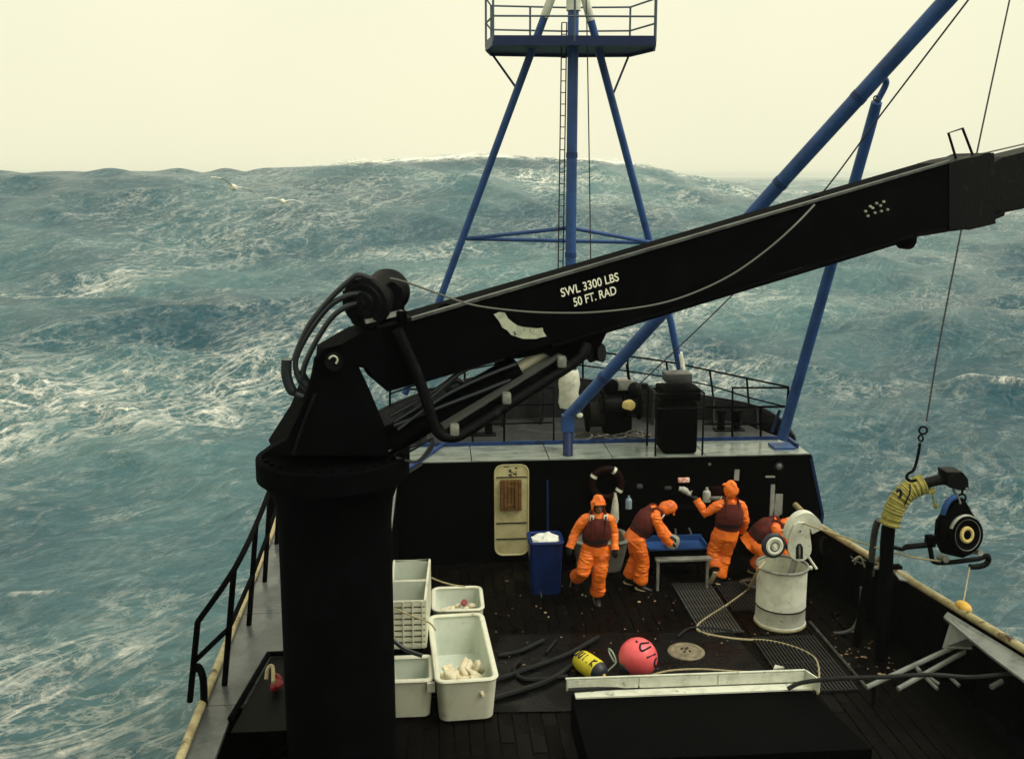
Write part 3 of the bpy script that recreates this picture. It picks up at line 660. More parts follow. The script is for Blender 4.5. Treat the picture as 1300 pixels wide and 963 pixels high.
# ------------------------------------------------------------------ the crane
CY = 8.7
pcx = at(425, 640, CY).x
cr_ = thing('deck_crane', 'huge black hydraulic deck crane with boom reaching to the right', 'crane', (pcx, CY, 0))
zf = Zat(575, CY, 425); R0 = .505
MB().lathe([(.001, 0), (R0, 0), (R0, zf-.62), (R0+.02, zf-.42), (R0+.07, zf-.28), (.66, zf-.2), (.675, zf-.19), (.675, zf-.01), (.66, zf), (.001, zf)], (pcx, CY, 0), n=64).build('pedestal', BLACK, cr_)
for k in range(30):
    a_ = 2*math.pi*k/30; MB().cyl((pcx+.6*math.cos(a_), CY+.6*math.sin(a_), zf-.005), (pcx+.6*math.cos(a_), CY+.6*math.sin(a_), zf+.025), .022, 6).build('bolt', BLACK, cr_)
# plane of the boom
PA = at(430, 460, CY-.25); PB = at(1320, 226, CY+1.9)
ax = (PB-PA).normalized(); nrm = ax.cross(Vector((0, 0, 1))).normalized()
if nrm.y > 0: nrm = -nrm                                  # points at the wheelhouse
def cp(px, py, off=0.): return onplane(px, py, PA+nrm*off, nrm)
BW = .44
tur = [(398, 475), (401, 457), (412, 442), (436, 436), (450, 445), (456, 466), (470, 496), (488, 540), (494, 578), (332, 578), (345, 568), (364, 558), (380, 525), (394, 492)]
bev = lambda l, off, th: MB().prism([cp(x, y, off) for x, y in l], -nrm*th)
bev(tur, .20, .10).build('turret_cheek', BLACK, cr_, False)
bev(tur, -.40, .10).build('turret_cheek', BLACK, cr_, False)
bev([(392, 500), (466, 500), (490, 577), (350, 577), (380, 530)], .10, .5).build('turret_body', BLACK, cr_, False)
rib = MB(); rib.tube([cp(400, 500, .22), cp(384, 540, .22), cp(372, 577, .22)], .014, 6); rib.build('turret_rib', BLACKL, cr_)
MB().lathe([(.001, 0), (.075, 0), (.075, .05), (.001, .05)], cp(423, 458, .2), nrm, 24).build('pivot_pin', BLACKL, cr_)
cm = MB(); c = cp(423, 457, .262); u_ = ax; w_ = nrm.cross(ax)
cm.tube([c+(u_*math.cos(t)+w_*math.sin(t))*.035 for t in np.linspace(-1.2, 2.6, 12)], .009, 6); cm.build('pin_mark', PALE, cr_)
outer = [(414, 448), (440, 433), (456, 424), (520, 407), (760, 338), (1000, 267), (1208, 206), (1214, 286), (1160, 297), (1000, 345), (850, 391), (700, 436), (575, 474), (492, 497), (480, 487), (468, 468), (455, 466), (430, 478), (412, 468)]
bo_ = bev(outer, .17, BW).build('boom', BLACK, cr_, False)
inner_ = [(1195, 212), (1290, 198), (1345, 180), (1350, 255), (1282, 272), (1200, 290)]
bev([(1200, 218), (1345, 182), (1350, 254), (1200, 286)], .12, BW-.1).build('boom_extension', BLACKL, cr_, False)
bev([(1205, 207), (1222, 202), (1243, 198), (1252, 194), (1262, 194), (1264, 284), (1230, 292), (1205, 290)], .18, BW+.015).build('boom_head_collar', BLACKL, cr_, False)
bev([(1262, 206), (1275, 199), (1296, 200), (1298, 258), (1278, 266), (1264, 268)], .175, BW+.01).build('boom_head_collar', BLACKL, cr_, False)
bev([(1150, 298), (1212, 280), (1260, 274), (1277, 264), (1275, 274), (1236, 290), (1205, 294), (1152, 303)], .14, .3).build('wear_pad', BLACKL, cr_, False)
# top flange strip and lower chord
tf = MB(); tf.prism([cp(520, 404, .19), cp(1208, 203, .19), cp(1208, 206, .19), cp(520, 408, .19)], -nrm*.05); tf.build('top_flange', mat('pale_flange_edge', (.07, .08, .075), .35, .4, (.03, .03, .03), 6), bo_, False)  # thin strip along the near top edge, paler than the boom
tf = MB(); tf.prism([cp(520, 402, -.22), cp(1208, 202, -.22), cp(1208, 206, -.22), cp(520, 408, -.22)], -nrm*.04); tf.build('top_flange', BLACKL, bo_, False)
MB().tube([cp(700, 440, .16), cp(1000, 349, .16), cp(1158, 301, .16)], .03, 8).build('lower_chord', BLACK, bo_)
MB().lathe([(.001, -.05), (.10, -.05), (.10, .05), (.001, .05)], cp(1150, 304, .1), nrm, 20).build('lower_sheave', BLACK, bo_)
bev([(636, 455), (690, 436), (775, 412), (762, 440), (742, 455), (712, 458), (690, 448), (660, 455)], .12, .3).build('cylinder_lug', BLACK, cr_, False)
for px, py in ((1036, 258), (1062, 253)):
    c = cp(px, py, .0); MB().torus(c+Vector((0, 0, -.02)), nrm, .075, .02, 20, 8).build('pad_eye', BLACK, bo_)
MB().torus(cp(566, 396, 0), nrm, .065, .018, 20, 8).build('pad_eye', BLACK, bo_)
for k, (px, py) in enumerate(((1098, 268), (1104, 262), (1112, 258), (1117, 261), (1121, 256), (1118, 268), (1110, 270), (1126, 266), (1101, 274), (1107, 264))):
    c = cp(px, py, .17); MB().cyl(c, c+nrm*.02, .012, 8).build('rivet', PALE, bo_)
cs = MB(); pth = [(627, 399), (634, 396), (641, 397), (645, 404), (651, 409), (657, 413), (664, 415), (674, 416), (682, 417), (689, 416)]; low = [(690, 421), (694, 427), (687, 428), (681, 430), (672, 430), (664, 430), (655, 427), (649, 425), (644, 419), (638, 416), (634, 408)]
bev(pth+low, .176, .02).build('worn_plate', PALE, bo_, False, label='pale bare-metal crescent plate')
# stencil lettering on the boom
def lettering(txt, px, py, px2, py2, parent):
    cu = bpy.data.curves.new('lettering', 'FONT'); cu.body = txt; cu.size = 1.0; cu.extrude = .0; cu.offset = .012
    to = bpy.data.objects.new('lettering', cu); COL.objects.link(to)
    bpy.context.view_layer.update(); dg = bpy.context.evaluated_depsgraph_get()
    me = bpy.data.meshes.new_from_object(to.evaluated_get(dg)); bpy.data.objects.remove(to)
    a, b = cp(px, py, .176), cp(px2, py2, .176); d = (b-a); Ln = d.length; d.normalize(); u = nrm.cross(d).normalized()
    if u.z < 0: u = -u
    xs_ = [v.co.x for v in me.vertices]; x0, x1 = min(xs_), max(xs_); k = Ln/(x1-x0)
    hk = LETH/.70
    for v in me.vertices: v.co = a+d*((v.co.x-x0)*k)+u*(v.co.y*hk)+nrm*.002
    me.materials.clear(); me.materials.append(LETTER)
    o = bpy.data.objects.new('lettering', me); COL.objects.link(o); o.parent = parent
LETH = .078
lettering('SWL 3300 LBS', 713, 377, 786, 356, bo_)
lettering('50 FT. RAD', 729, 389, 783, 373, bo_)
# winch on the boom heel
wd = (-nrm*-.0+nrm*.75-ax*.66).normalized()
wc = cp(476, 378, .0)
MB().lathe([(.001, -.30), (.19, -.30), (.20, -.25), (.19, -.23), (.19, .10), (.215, .11), (.22, .16), (.21, .19), (.17, .2), (.165, .21), (.11, .212), (.1, .235), (.045, .24), (.04, .26), (.001, .26)], wc, wd, 32).build('winch_drum', BLACKL, cr_)
bev([(445, 375), (500, 358), (510, 366), (515, 402), (458, 418), (450, 396)], .13, .36).build('winch_frame', BLACK, cr_, False)
wp = MB(); wp.prism([cp(464, 406, .2), cp(512, 394, .2), cp(513, 399, .2), cp(465, 411, .2)], -nrm*.42); wp.build('winch_base', STEEL, cr_, False)
wp = MB(); wp.prism([cp(478, 413, .2), cp(522, 402, .2), cp(523, 407, .2), cp(480, 417, .2)], -nrm*.42); wp.build('winch_base', BLACKL, cr_, False)
MB().bevbox(cp(510, 402, .19), (.09, .06, .1), .01).build('winch_bracket', BLACK, cr_)
HY = CY-.35
for p in ([(472, 354), (456, 349), (446, 354), (420, 378), (394, 410), (380, 438), (373, 458)], [(472, 372), (446, 374), (420, 387), (396, 416), (379, 446), (375, 465), (381, 482)], [(470, 384), (446, 387), (424, 400), (404, 428), (388, 460), (384, 478)]):
    MB().tube(pxpath(p, HY), .024, 8).build('hydraulic_hose', HOSE, cr_)
MB().tube(pxpath([(364, 456), (364, 478), (372, 497), (388, 504), (402, 498)], HY), [.045]*13+[.03]*12, 10).build('hose_sleeve', HOSE, cr_)
MB().tube(pxpath([(379, 470), (386, 484), (398, 494), (410, 500)], HY+.05), .05, 10).build('hose_sleeve', HOSE, cr_)
# lifting cylinder and hose guard
hc = [cp(470, 572, -.02), cp(652, 470, -.02)]
hyd = MB(); hyd.tube([hc[0], hc[1]], .125, 20); d = (hc[1]-hc[0]).normalized(); hyd.tube([hc[1]-d*.12, hc[1]+d*.03], .145, 20); ho = hyd.build('lift_cylinder', BLACK, cr_)
MB().tube([hc[1], cp(705, 440, -.02)], .055, 16).build('rod', ROD, ho)
for o_, l in ((.10, [(500, 535), (540, 510), (590, 470), (640, 455)]), (.13, [(505, 545), (560, 505), (610, 480), (655, 462)]), (.08, [(495, 528), (548, 498), (600, 462), (648, 450), (700, 440)]), (.12, [(500, 540), (550, 520), (610, 497), (648, 482)])):
    MB().tube([cp(x, y, o_) for x, y in l] if False else smoothpath([cp(x, y, o_) for x, y in l]), .018, 8).build('hydraulic_hose', HOSE, cr_)
MB().tube(smoothpath([cp(504, 418, .25), cp(530, 476, .25), cp(550, 535, .25), cp(558, 550, .25), cp(572, 555, .25), cp(592, 548, .25), cp(660, 504, .25), cp(722, 465, .25), cp(738, 452, .25), cp(745, 436, .22)], 5), .048, 12).build('hose_guard', BLACKL, cr_)
gb = MB(); gb.prism([cp(566, 544, .22), cp(714, 452, .22), cp(718, 466, .22), cp(575, 556, .22)], -nrm*.16); gb.build('guard_beam', BLACK, cr_, False)
gb = MB(); gb.prism([cp(564, 541, .22), cp(714, 450, .22), cp(714, 453, .22), cp(566, 545, .22)], -nrm*.16); gb.build('guard_beam_edge', mat('pale_beam_edge', (.055, .06, .055), .4, .3), cr_, False)  # thin strip on the beam's top edge, paler than the beam itself
for px, py in ((577, 545), (643, 505), (713, 459)): MB().bevbox(cp(px, py, .25), (.08, .1, .1), .015).build('pipe_clamp', STEEL, cr_)
for px, py in ((746, 446), (757, 448)): MB().lathe([(.001, -.06), (.09, -.06), (.07, 0), (.09, .06), (.001, .06)], cp(px, py, .05), nrm+ax*.8, 18).build('roller', BLACKL, cr_)
MB().torus(cp(578, 492, -.1), nrm, .07, .03, 20, 8).build('hose_loop', HOSE, cr_)
for q in range(5): MB().tube(smoothpath([cp(492, 585-q*3, -.1+.05*q), cp(525, 570-q*4, .0), cp(550, 556+q*2, .08), cp(530, 585, .1), cp(500, 580, .1)]), .012, 6).build('hydraulic_hose', HOSE, cr_)
MB().bevbox(cp(513, 575, -.05), (.1, .12, .2), .02).build('valve_block', BLACKL, cr_)
# bent wire bail on the boom and the two wires on top
MB().tube([cp(1216, 209, .02), cp(1204, 169, .02), cp(1222, 163, .02), cp(1238, 205, .02)], .014, 6).build('wire_bail', BLACKL, bo_)
wire(pxpath([(495, 353, CY-.2), (515, 358, CY-.2), (560, 374, CY-.3), (600, 387, CY-.3), (650, 394, CY-.3), (700, 397, CY-.25), (760, 396, CY-.18), (830, 387, CY-.05), (880, 372, CY+.05), (930, 348, CY+.15), (975, 316, CY+.25), (1010, 285, CY+.35), (1034, 260, CY+.6)]), .009, WIRE, 'slack steel wire drooping across the face of the crane boom', 'hoist_wire')
wire([cp(1062, 246, .05), cp(1200, 206, .05), cp(1330, 176, .05)], .009, WIRE, 'taut steel wire lying along the top of the crane boom', 'hoist_wire')
hk = thing('cargo_hook', 'dark hook and shackle hanging on a wire right of the forecastle', 'hook', at(1157, 606, 12.2))
MB().tube(pxpath([(1283, -6, 13.4), (1240, 195, 13.0), (1206, 365, 12.6), (1190, 450, 12.4), (1176, 535, 12.2)]), .012, 6).build('wire', WIRED, hk)
MB().torus(at(1172, 546, 12.2), (.3, 1, 0), .05, .014, 16, 6).build('shackle', BLACKL, hk)
MB().torus(at(1169, 556, 12.2), (1, .3, 0), .04, .013, 16, 6).build('ring', BLACKL, hk)
MB().tube(pxpath([(1168, 562, 12.2), (1165, 580, 12.2), (1160, 596, 12.2), (1153, 601, 12.2), (1151, 606, 12.2), (1156, 610, 12.2), (1164, 609, 12.2)]), [.02]*25+[.022]*10+[.014]*2, 8).build('hook', BLACKL, hk)

# ------------------------------------------------------------------ port side walkway
ZW = 1.95
wk = thing('side_walkway', 'raised grey wet walkway along the port side with yellow edge', 'walkway', (-2.9, 10, 0))
KA, KB = on(352, 664, ZW), on(262, 890, ZW)
kx = lambda y: KA.x+(KB.x-KA.x)*(y-KA.y)/(KB.y-KA.y)
y0, y1 = 5.0, 17.3
wkm = MB()
for a in np.arange(5.0, 17.2, 2.05): MB().prism([(kx(a)-.02, a, ZW-.04), (kx(a+2.04)-.02, a+2.04, ZW-.04), (IX, a+2.04, ZW-.04), (IX, a, ZW-.04)] if a > 9.0 else [(kx(a)-.02, a, ZW-.04), (kx(a+2.04)-.02, a+2.04, ZW-.04), (-1.98, a+2.04, ZW-.04), (-1.98, a, ZW-.04)], (0, 0, .04)).build('walkway_plate', WALK, wk, False)
MB().tube([(kx(y0)-.02, y0, ZW+.03), (kx(y1)-.02, y1, ZW+.03)], .042, 10).build('edge_pipe', YEL, wk, label='worn yellow edge pipe')
MB().box((IX-.07, 13.2, ZW/2-.03), (.04, 8.1, ZW-.03)).build('side_wall', BLACKW, wk, False)
ia = on(321, 874, ZW); ib = on(341, 833, ZW)
MB().tube([(ia.x-.1, ia.y-.6, ZW+.03), (ib.x, ib.y, ZW+.03), (ib.x+.3, ib.y, ZW+.03)], .03, 8).build('hatch_coaming', BLACK, wk)
MB().prism([(ia.x-.06, ia.y-.8, ZW+.004), (ib.x+.03, ib.y-.03, ZW+.004), (ib.x+.4, ib.y-.03, ZW+.004), (ib.x+.4, ia.y-.8, ZW+.004)], (0, 0, .004)).build('hatch_shade_plate', DECKB, wk, False)  # dark plate laid on the walkway stands for the shade inside an open hatch
posts = [((251, 789), (241, 890)), ((297, 723), (285, 869)), ((325, 666), (316, 793)), ((343, 620), (336, 738)), ((357, 580), (351, 690))]
pts = []; 
for (a, b), (c, d) in posts:
    base = on(c, d, ZW); top = at(a, b, base.y); pts.append((base, top))
e0 = pts[0][1]
near_post = [e0, Vector((e0.x-.02, e0.y-.12, ZW+.5)), on(243, 905, ZW)]
tr_ = [e0]+[t for _, t in pts[1:]]; tr_.append(tr_[-1]+(tr_[-1]-tr_[-2])*1.5)
mid = [b.lerp(t, .5) for b, t in pts]; mid.append(mid[-1]+(mid[-1]-mid[-2])*1.5)
wr_ = railing('side_railing', 'black pipe railing along the port walkway left of the crane', [smoothpath(tr_, 3), mid], pts, BLACK, .03, .03)
MB().tube(smoothpath([at(246, 850, pts[0][0].y), at(252, 846, pts[0][0].y), at(258, 862, pts[0][0].y-.05), at(259, 895, pts[0][0].y-.1)]), .035, 8).build('bent_brace', BLACK, wr_)
# red and cream gear in the hatch
rgx = on(346, 865, ZW+.1)
gr = MB(); gr.ell((rgx.x+.03, rgx.y, ZW+.07), (.055, .10, .06)); gr.ell((rgx.x+.04, rgx.y+.05, ZW+.12), (.035, .05, .05))
for v in gr.v: v += Vector(noise.noise_vector(v*12))*.03
solo(gr, 'red_gear_bag', RED, 'red bag lying in the walkway hatch beside the crane', 'bag')
gr = MB(); gr.tube(smoothpath([on(338, 862, ZW+.1), on(340, 848, ZW+.18), on(346, 846, ZW+.2), on(347, 866, ZW+.16)]), .02, 8)
solo(gr, 'rope_loop', ROPE, 'cream rope loop on the red bag in the walkway hatch', 'rope')
# ------------------------------------------------------------------ things on the forecastle wall
FY = WY-.03
def F(px, py, o=0.): return at(px, py, FY-o)
def rrect(a, b, r, n=6):           # rounded rectangle in the plane of the wall between two opposite corners
    x0, x1, z0, z1 = min(a.x, b.x), max(a.x, b.x), min(a.z, b.z), max(a.z, b.z); out = []
    for cx, cz, t0 in ((x1-r, z1-r, 0), (x0+r, z1-r, 90), (x0+r, z0+r, 180), (x1-r, z0+r, 270)):
        for k in range(n+1): t = math.radians(t0+90*k/n); out.append(Vector((cx+r*math.cos(t), a.y, cz+r*math.sin(t))))
    return out
a, b = F(628, 589), F(670, 702)
dr = thing('door', 'cream rounded steel door with brown slatted panel in the black wall', 'door', ((a.x+b.x)/2, FY, b.z))
MB().prism(rrect(a, b, .15), (0, -.05, 0)).build('door_leaf', CREAM, dr, False)
MB().tube([p+Vector((0, -.05, 0)) for p in rrect(a, b, .15)+rrect(a, b, .15)[:1]], .016, 6).build('door_rim', CREAM, dr)
for py in (606, 664, 684): c0, c1 = F(629, py, .058), F(670, py-1, .058); MB().box((c0+c1)/2, (c1.x-c0.x-.03, .012, .018), None).build('lashing_strap', PIPE, dr, False)
pa, pb = F(635, 609, .06), F(662, 647, .06)
pn = MB().prism(rrect(pa, pb, .02, 2), (0, -.02, 0)).build('slatted_panel', BROWN, dr, False)
wS = (pb.x-pa.x)/6
for k in range(6):
    if k in (1, 2, 3, 4, 0, 5): MB().box((pa.x+wS*(k+.5), pa.y-.035-(.02 if k in (0, 1, 4, 5) else 0), (pa.z+pb.z)/2), (wS*.82, .03, abs(pa.z-pb.z)-.02)).build('slat', BROWN, pn, False)
for q in (618, 641): c = F(648, q, .115); MB().box(c, (pb.x-pa.x, .015, .03)).build('cross_slat', BROWN, pn, False)
sm = MB(); rs2 = random.Random(2)
for k in range(14): c = F(rs2.uniform(641, 656), rs2.uniform(592, 604), .052); sm.box(c, (rs2.uniform(.02, .06), .004, rs2.uniform(.01, .03)))
sm.build('scuff_mark', GREYDK, dr, False)
solo(MB().tube([F(671, 690, .04), on(688, 758, .02)], .008, 5), 'lashing_line', WIRE, 'thin pale lashing line from the cream door down to the deck', 'rope')

lc = F(770, 613, .06)
lr = thing('life_ring', 'dark red life ring with white bands hanging on the black wall', 'life ring', lc)
MB().torus(lc, (0, 1, 0), .27, .065, 40, 12).build('ring', DRED, lr)
for ang in (60, 150, 330):
    t = math.radians(ang); c = lc+Vector((math.cos(t)*.27, 0, math.sin(t)*.27)); d = Vector((-math.sin(t), 0, math.cos(t)))
    if ang in (60, 150, 330): MB().tube([c-d*.026, c+d*.026], .069, 12).build('band', WHITEP if ang != 250 else DRED, lr)
bg = MB(); bg.tube([F(781, 625, .1), F(781, 640, .12), F(780, 658, .14), F(779, 668, .14)], [.025, .06, .085, .04], 12)
solo(bg, 'hanging_bag', CANVAS, 'whitish cloth bag hanging below the life ring', 'bag')
def bottle(px, py, h, r, m, label, Y=.12, name='bottle', cat='bottle'):
    c = F(px, py, Y); return solo(MB().lathe([(.001, 0), (r, 0), (r, h*.6), (r*.9, h*.72), (r*.35, h*.84), (r*.35, h), (.001, h)], c, n=16), name, m, label, cat)
bottle(798, 645, .24, .06, BOTTLE, 'small pale blue bottle on the wall right of the life ring')
sh_a, sh_b = F(840, 640, .02), F(922, 640, .02)
shf = thing('shelf', 'dark cluttered shelf on the black wall between two crewmen', 'shelf', (sh_a+sh_b)/2)
MB().box((sh_a+sh_b)/2+Vector((0, -.12, -.02)), (sh_b.x-sh_a.x, .26, .03)).build('board', BLACKW, shf, False)
for x in (sh_a.x+.1, sh_b.x-.1): MB().prism([(x, FY, sh_a.z-.04), (x, FY-.22, sh_a.z-.04), (x, FY, sh_a.z-.24)], (.02, 0, 0)).build('bracket', BLACKW, shf, False)
bottle(897, 636, .26, .075, JUG, 'milky plastic jug on the wall shelf beside the raised arm', .12, 'jug', 'jug')
solo(MB().bevbox(F(868, 609, .04), (.21, .06, .085), .01), 'label_card', LABELP, 'pink and white label card high on the black wall', 'card')
gl = MB(); gl.tube(smoothpath([F(862, 620, .1), F(869, 622, .12), F(875, 627, .13)]), [.045]*4+[.06]*5+[.045]*4, 10)
for k in range(4): gl.tube([F(874, 625, .12), F(877+k*.6, 629-k*2, .15)], .014, 6)
solo(gl, 'work_glove', JUG, 'pale work glove hung below the pink label card', 'glove')
solo(MB().bevbox(F(848, 619, .06), (.12, .08, .05), .01), 'tin_box', GREYDK, 'small grey tin left of the pale glove on the wall', 'tin')
solo(MB().bevbox(F(812, 617, .06), (.10, .08, .07), .01), 'junction_box', GREYDK, 'small dark grey box on the wall right above the blue bottle', 'box')
solo(MB().bevbox(F(909, 624, .1), (.2, .14, .2), .015), 'red_can', DRED, 'dark red can on the shelf behind the milky jug', 'can')
solo(MB().bevbox(F(908, 632, .24), (.2, .05, .06), .01), 'grey_carton', GREYP, 'small grey carton lying right of the milky jug', 'carton')
lp = thing('wall_lamp', 'round grey bulkhead lamp high at the right end of the wall', 'lamp', F(988, 591))
c = F(988, 591); MB().lathe([(.001, 0), (.085, 0), (.085, .05), (.065, .06), (.06, .05)], c, (0, -1, 0), 24).build('housing', PIPE, lp)
MB().ell(c+Vector((0, -.045, 0)), (.06, .03, .06)).build('lens', LENS, lp)
def board(pl, label, m=NOTICE): return solo(MB().prism([F(x, y, .03) for x, y in pl], (0, .02, 0)), 'notice_board', m, label, 'board')
board([(933, 596), (939, 596), (938, 610), (932, 609)], 'tiny grey plate above the hood of the crewman with raised arm')
board([(979, 615), (984, 615), (983, 657), (977, 657)], 'tall narrow pale strip board left of the whitish panel')
board([(985, 627), (994, 627), (993, 652), (979.5, 660), (984, 640)], 'whitish panel on the wall behind the bent crewman')
board([(972, 604), (984, 604), (984, 606), (972, 606)], 'thin grey ledge plate above the pale strip board')
solo(MB().tube([F(695, 609, .04), F(695.5, 680, .2)], .018, 8), 'mop_pole', BLUED, 'thin dark blue pole leaning behind the blue bin', 'pole')
solo(MB().bevbox(F(901, 589, .03), (.05, .03, .05), .01), 'cable_gland', STEEL, 'tiny pale fitting high on the wall above the shelf', 'fitting')

# ------------------------------------------------------------------ containers
def openbox(t, c, wx, wy, h, th, m, min_, taper=.9, rim=.02, rot=0, r=None, name='tub'):
    """open container with walls, floor and a rolled rim; c = centre of the base"""
    R = Matrix.Rotation(rot, 3, 'Z'); c = Vector(c); r = r or min(wx, wy)*.16
    def ringp(w, l, rr, z):
        out = []
        for cx, cy, t0 in ((w/2-rr, l/2-rr, 0), (-w/2+rr, l/2-rr, 90), (-w/2+rr, -l/2+rr, 180), (w/2-rr, -l/2+rr, 270)):
            for k in range(6): q = math.radians(t0+90*k/5); out.append(c+R @ Vector((cx+rr*math.cos(q), cy+rr*math.sin(q), z)))
        return out
    def skin(rs):
        n = len(rs[0]); return [v for q in rs for v in q], [(i*n+j, i*n+(j+1) % n, (i+1)*n+(j+1) % n, (i+1)*n+j) for i in range(len(rs)-1) for j in range(n)]
    o = MB(); v, f = skin([ringp(wx*taper, wy*taper, r, 0), ringp(wx, wy, r, h)]); o.add(v, f); o.f.append(tuple(range(24))[::-1]); o.m.append(0)
    o.build(name+'_wall', m, t)
    i = MB(); w2, l2 = wx-2*th, wy-2*th; rr = max(r-th, .02)
    v, f = skin([ringp(w2*taper, l2*taper, rr, th), ringp(w2, l2, rr, h)]); i.add(v, f); i.f.append(tuple(range(24))); i.m.append(0)
    i.build(name+'_inside', min_, t)
    rm = MB(); pr = ringp(wx-th, wy-th, r-th/2, h); rm.tube(pr+pr[:2], (rim+th/2, rim), 8, cap=False); rm.build(name+'_rim', m, t)
# tall divided basket
bl, br2 = at(494, 820, 12.75), at(540, 820, 12.75)
zb1 = at(520, 763, 12.85).z
n0, n1 = on(520, 836, .0), None
yb = 12.85
fx0, fx1 = at(495, 763, yb).x, at(539, 763, yb).x
zr = zb1; yfar = on(520, 711, zr).y
gx0, gx1 = fx0, on(547, 711, zr).x
bk = thing('divided_basket', 'tall cream plastic basket with a divider beside the crane pedestal', 'basket', ((fx0+fx1)/2, yb+.5, 0))
zlow = at(520, 822, yb).z
def panel(m, a, b, th=.02): 
    a, b = Vector(a), Vector(b)
    d = (b-a); s = Vector((d.y, -d.x, 0)).normalized()*th
    m.prism([Vector((a.x, a.y, zlow)), Vector((b.x, b.y, zlow)), Vector((b.x, b.y, zr)), Vector((a.x, a.y, zr))], s)
c1, c2, c3, c4 = (fx0, yb), (fx1, yb), (fx1+.06, yfar), (fx0, yfar)
V3 = lambda p: Vector((p[0], p[1], zr))
for q, (a, b) in enumerate(((c2, c3), (c3, c4), (c4, c1))): m = MB(); panel(m, V3(a), V3(b)); m.build('side_panel', TOTEIN if q else TOTE, bk, False)
ym = on(520, 737, zr).y
m = MB(); panel(m, V3((fx0, ym)), V3((fx1+.03, ym))); m.build('divider', TOTEIN, bk, False)
rim = MB(); P = [V3(c) for c in (c1, c2, c3, c4)]
rim.tube(P+P[:1], .018, 6); rim.tube([V3((fx0, ym)), V3((fx1+.03, ym))], .016, 6); rim.build('rim', TOTE, bk)
m = MB(); m.box(((fx0+fx1)/2, (yb+yfar)/2, zlow), (fx1-fx0, yfar-yb, .02)); m.build('bottom', TOTE, bk, False)
# slatted front face of the basket
fr = MB(); hh = zr-zlow
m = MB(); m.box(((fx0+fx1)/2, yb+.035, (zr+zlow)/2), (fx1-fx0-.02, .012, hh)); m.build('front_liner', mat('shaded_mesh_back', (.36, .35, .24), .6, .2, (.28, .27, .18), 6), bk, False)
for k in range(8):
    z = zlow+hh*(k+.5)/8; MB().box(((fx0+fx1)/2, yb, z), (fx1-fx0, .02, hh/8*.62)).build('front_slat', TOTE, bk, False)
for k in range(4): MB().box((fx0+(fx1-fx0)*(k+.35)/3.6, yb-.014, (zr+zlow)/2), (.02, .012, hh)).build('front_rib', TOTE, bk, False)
MB().box(((fx0+fx1)/2, (yb+yfar)/2, zlow/2), (fx1-fx0-.08, yfar-yb-.08, zlow-.02)).build('stand', BLACK, bk, False)
# small tote behind, big tote, near-left tote
zs = .42; p0, p1 = on(549, 776, zs), on(614, 773, zs); yf = on(580, 745, zs).y
t = thing('small_tote', 'small shallow white tote with scraps and a red lid inside', 'tote', ((p0.x+p1.x)/2, (p0.y+yf)/2, 0))
cS = Vector(((p0.x+p1.x)/2, (p0.y+yf)/2, .06)); openbox(t, cS, p1.x-p0.x, yf-p0.y, zs-.06, .025, TOTE, TOTEIN, .93)
solo(MB().bevbox((cS.x, cS.y+.02, .03), (p1.x-p0.x-.1, yf-p0.y-.08, .058), .01), 'pallet', BLACKL, 'dark low pallet under the small white tote', 'pallet')
bb_ = MB()
for k in range(26): bb_.ell(cS+Vector((random.uniform(-.2, .25), random.uniform(-.22, .12), .12+random.uniform(0, .1))), (random.uniform(.03, .1), random.uniform(.03, .06), .035), Matrix.Rotation(random.uniform(0, 3), 3, 'Z'), 8, 6)
tag(bb_.build('bait_pieces', BAIT), 'pale pieces of bait lying in the small tote', None, kind='stuff')
solo(MB().cyl(cS+Vector((.1, .03, .27)), cS+Vector((.11, .0, .30)), .05, 16), 'red_disc', RED, 'round red lid lying in the small tote', 'lid')
zs = .62; p0, p1 = on(553, 868, zs), on(633, 861, zs); q0, q1 = on(545, 784, zs), on(611, 776, zs)
wB = ((p1.x-p0.x)+(q1.x-q0.x))/2; cB = Vector(((p0.x+p1.x+q0.x+q1.x)/4, (p0.y+q0.y+p1.y+q1.y)/4, .03)); lB = (q0.y+q1.y-p0.y-p1.y)/2
rotB = -math.atan2((q0.x+q1.x-p0.x-p1.x)/2, lB)
t = thing('large_tote', 'large white tote holding crumpled pale bait at the front', 'tote', cB)
openbox(t, cB, wB, lB, zs-.03, .035, TOTE, TOTEIN, .9, .022, rotB)
bm_ = MB(); rB = Matrix.Rotation(rotB, 3, 'Z'); rs4 = random.Random(8)
for k in range(110):
    o = Vector((rs4.uniform(-.24, .22), rs4.uniform(-lB*.42, -lB*.06), .16+rs4.uniform(0, .26)))
    bm_.ell(cB+rB @ o, (rs4.uniform(.07, .15), rs4.uniform(.04, .075), rs4.uniform(.035, .06)), Matrix.Rotation(rs4.uniform(0, 3), 3, 'Z') @ Matrix.Rotation(rs4.uniform(-.4, .4), 3, 'Y'), 12, 8)
for v in bm_.v: v += Vector(noise.noise_vector(v*9))*.045
tag(bm_.build('bait_heap', BAIT), 'crumpled heap of pale bait filling the front of the large tote', None, kind='stuff')
zs = .55; p0, p1 = on(492, 866, zs), on(551, 862, zs); q0, q1 = on(494, 834, zs), on(546, 833, zs)
cN = Vector(((p0.x+p1.x+q0.x+q1.x)/4, (p0.y+q0.y)/2, .03)); wN = p1.x-p0.x; lN = q0.y-p0.y
t = thing('low_tote', 'low white tote in front of the tall basket by the pedestal', 'tote', cN)
openbox(t, cN, wN, lN, zs-.03, .035, TOTE, TOTEIN, .86, .024)
MB().box(cN+Vector((wN*.46, -lN*.5-.02, zs-.1)), (.1, .06, .12)).build('handle', TOTE, t, False)
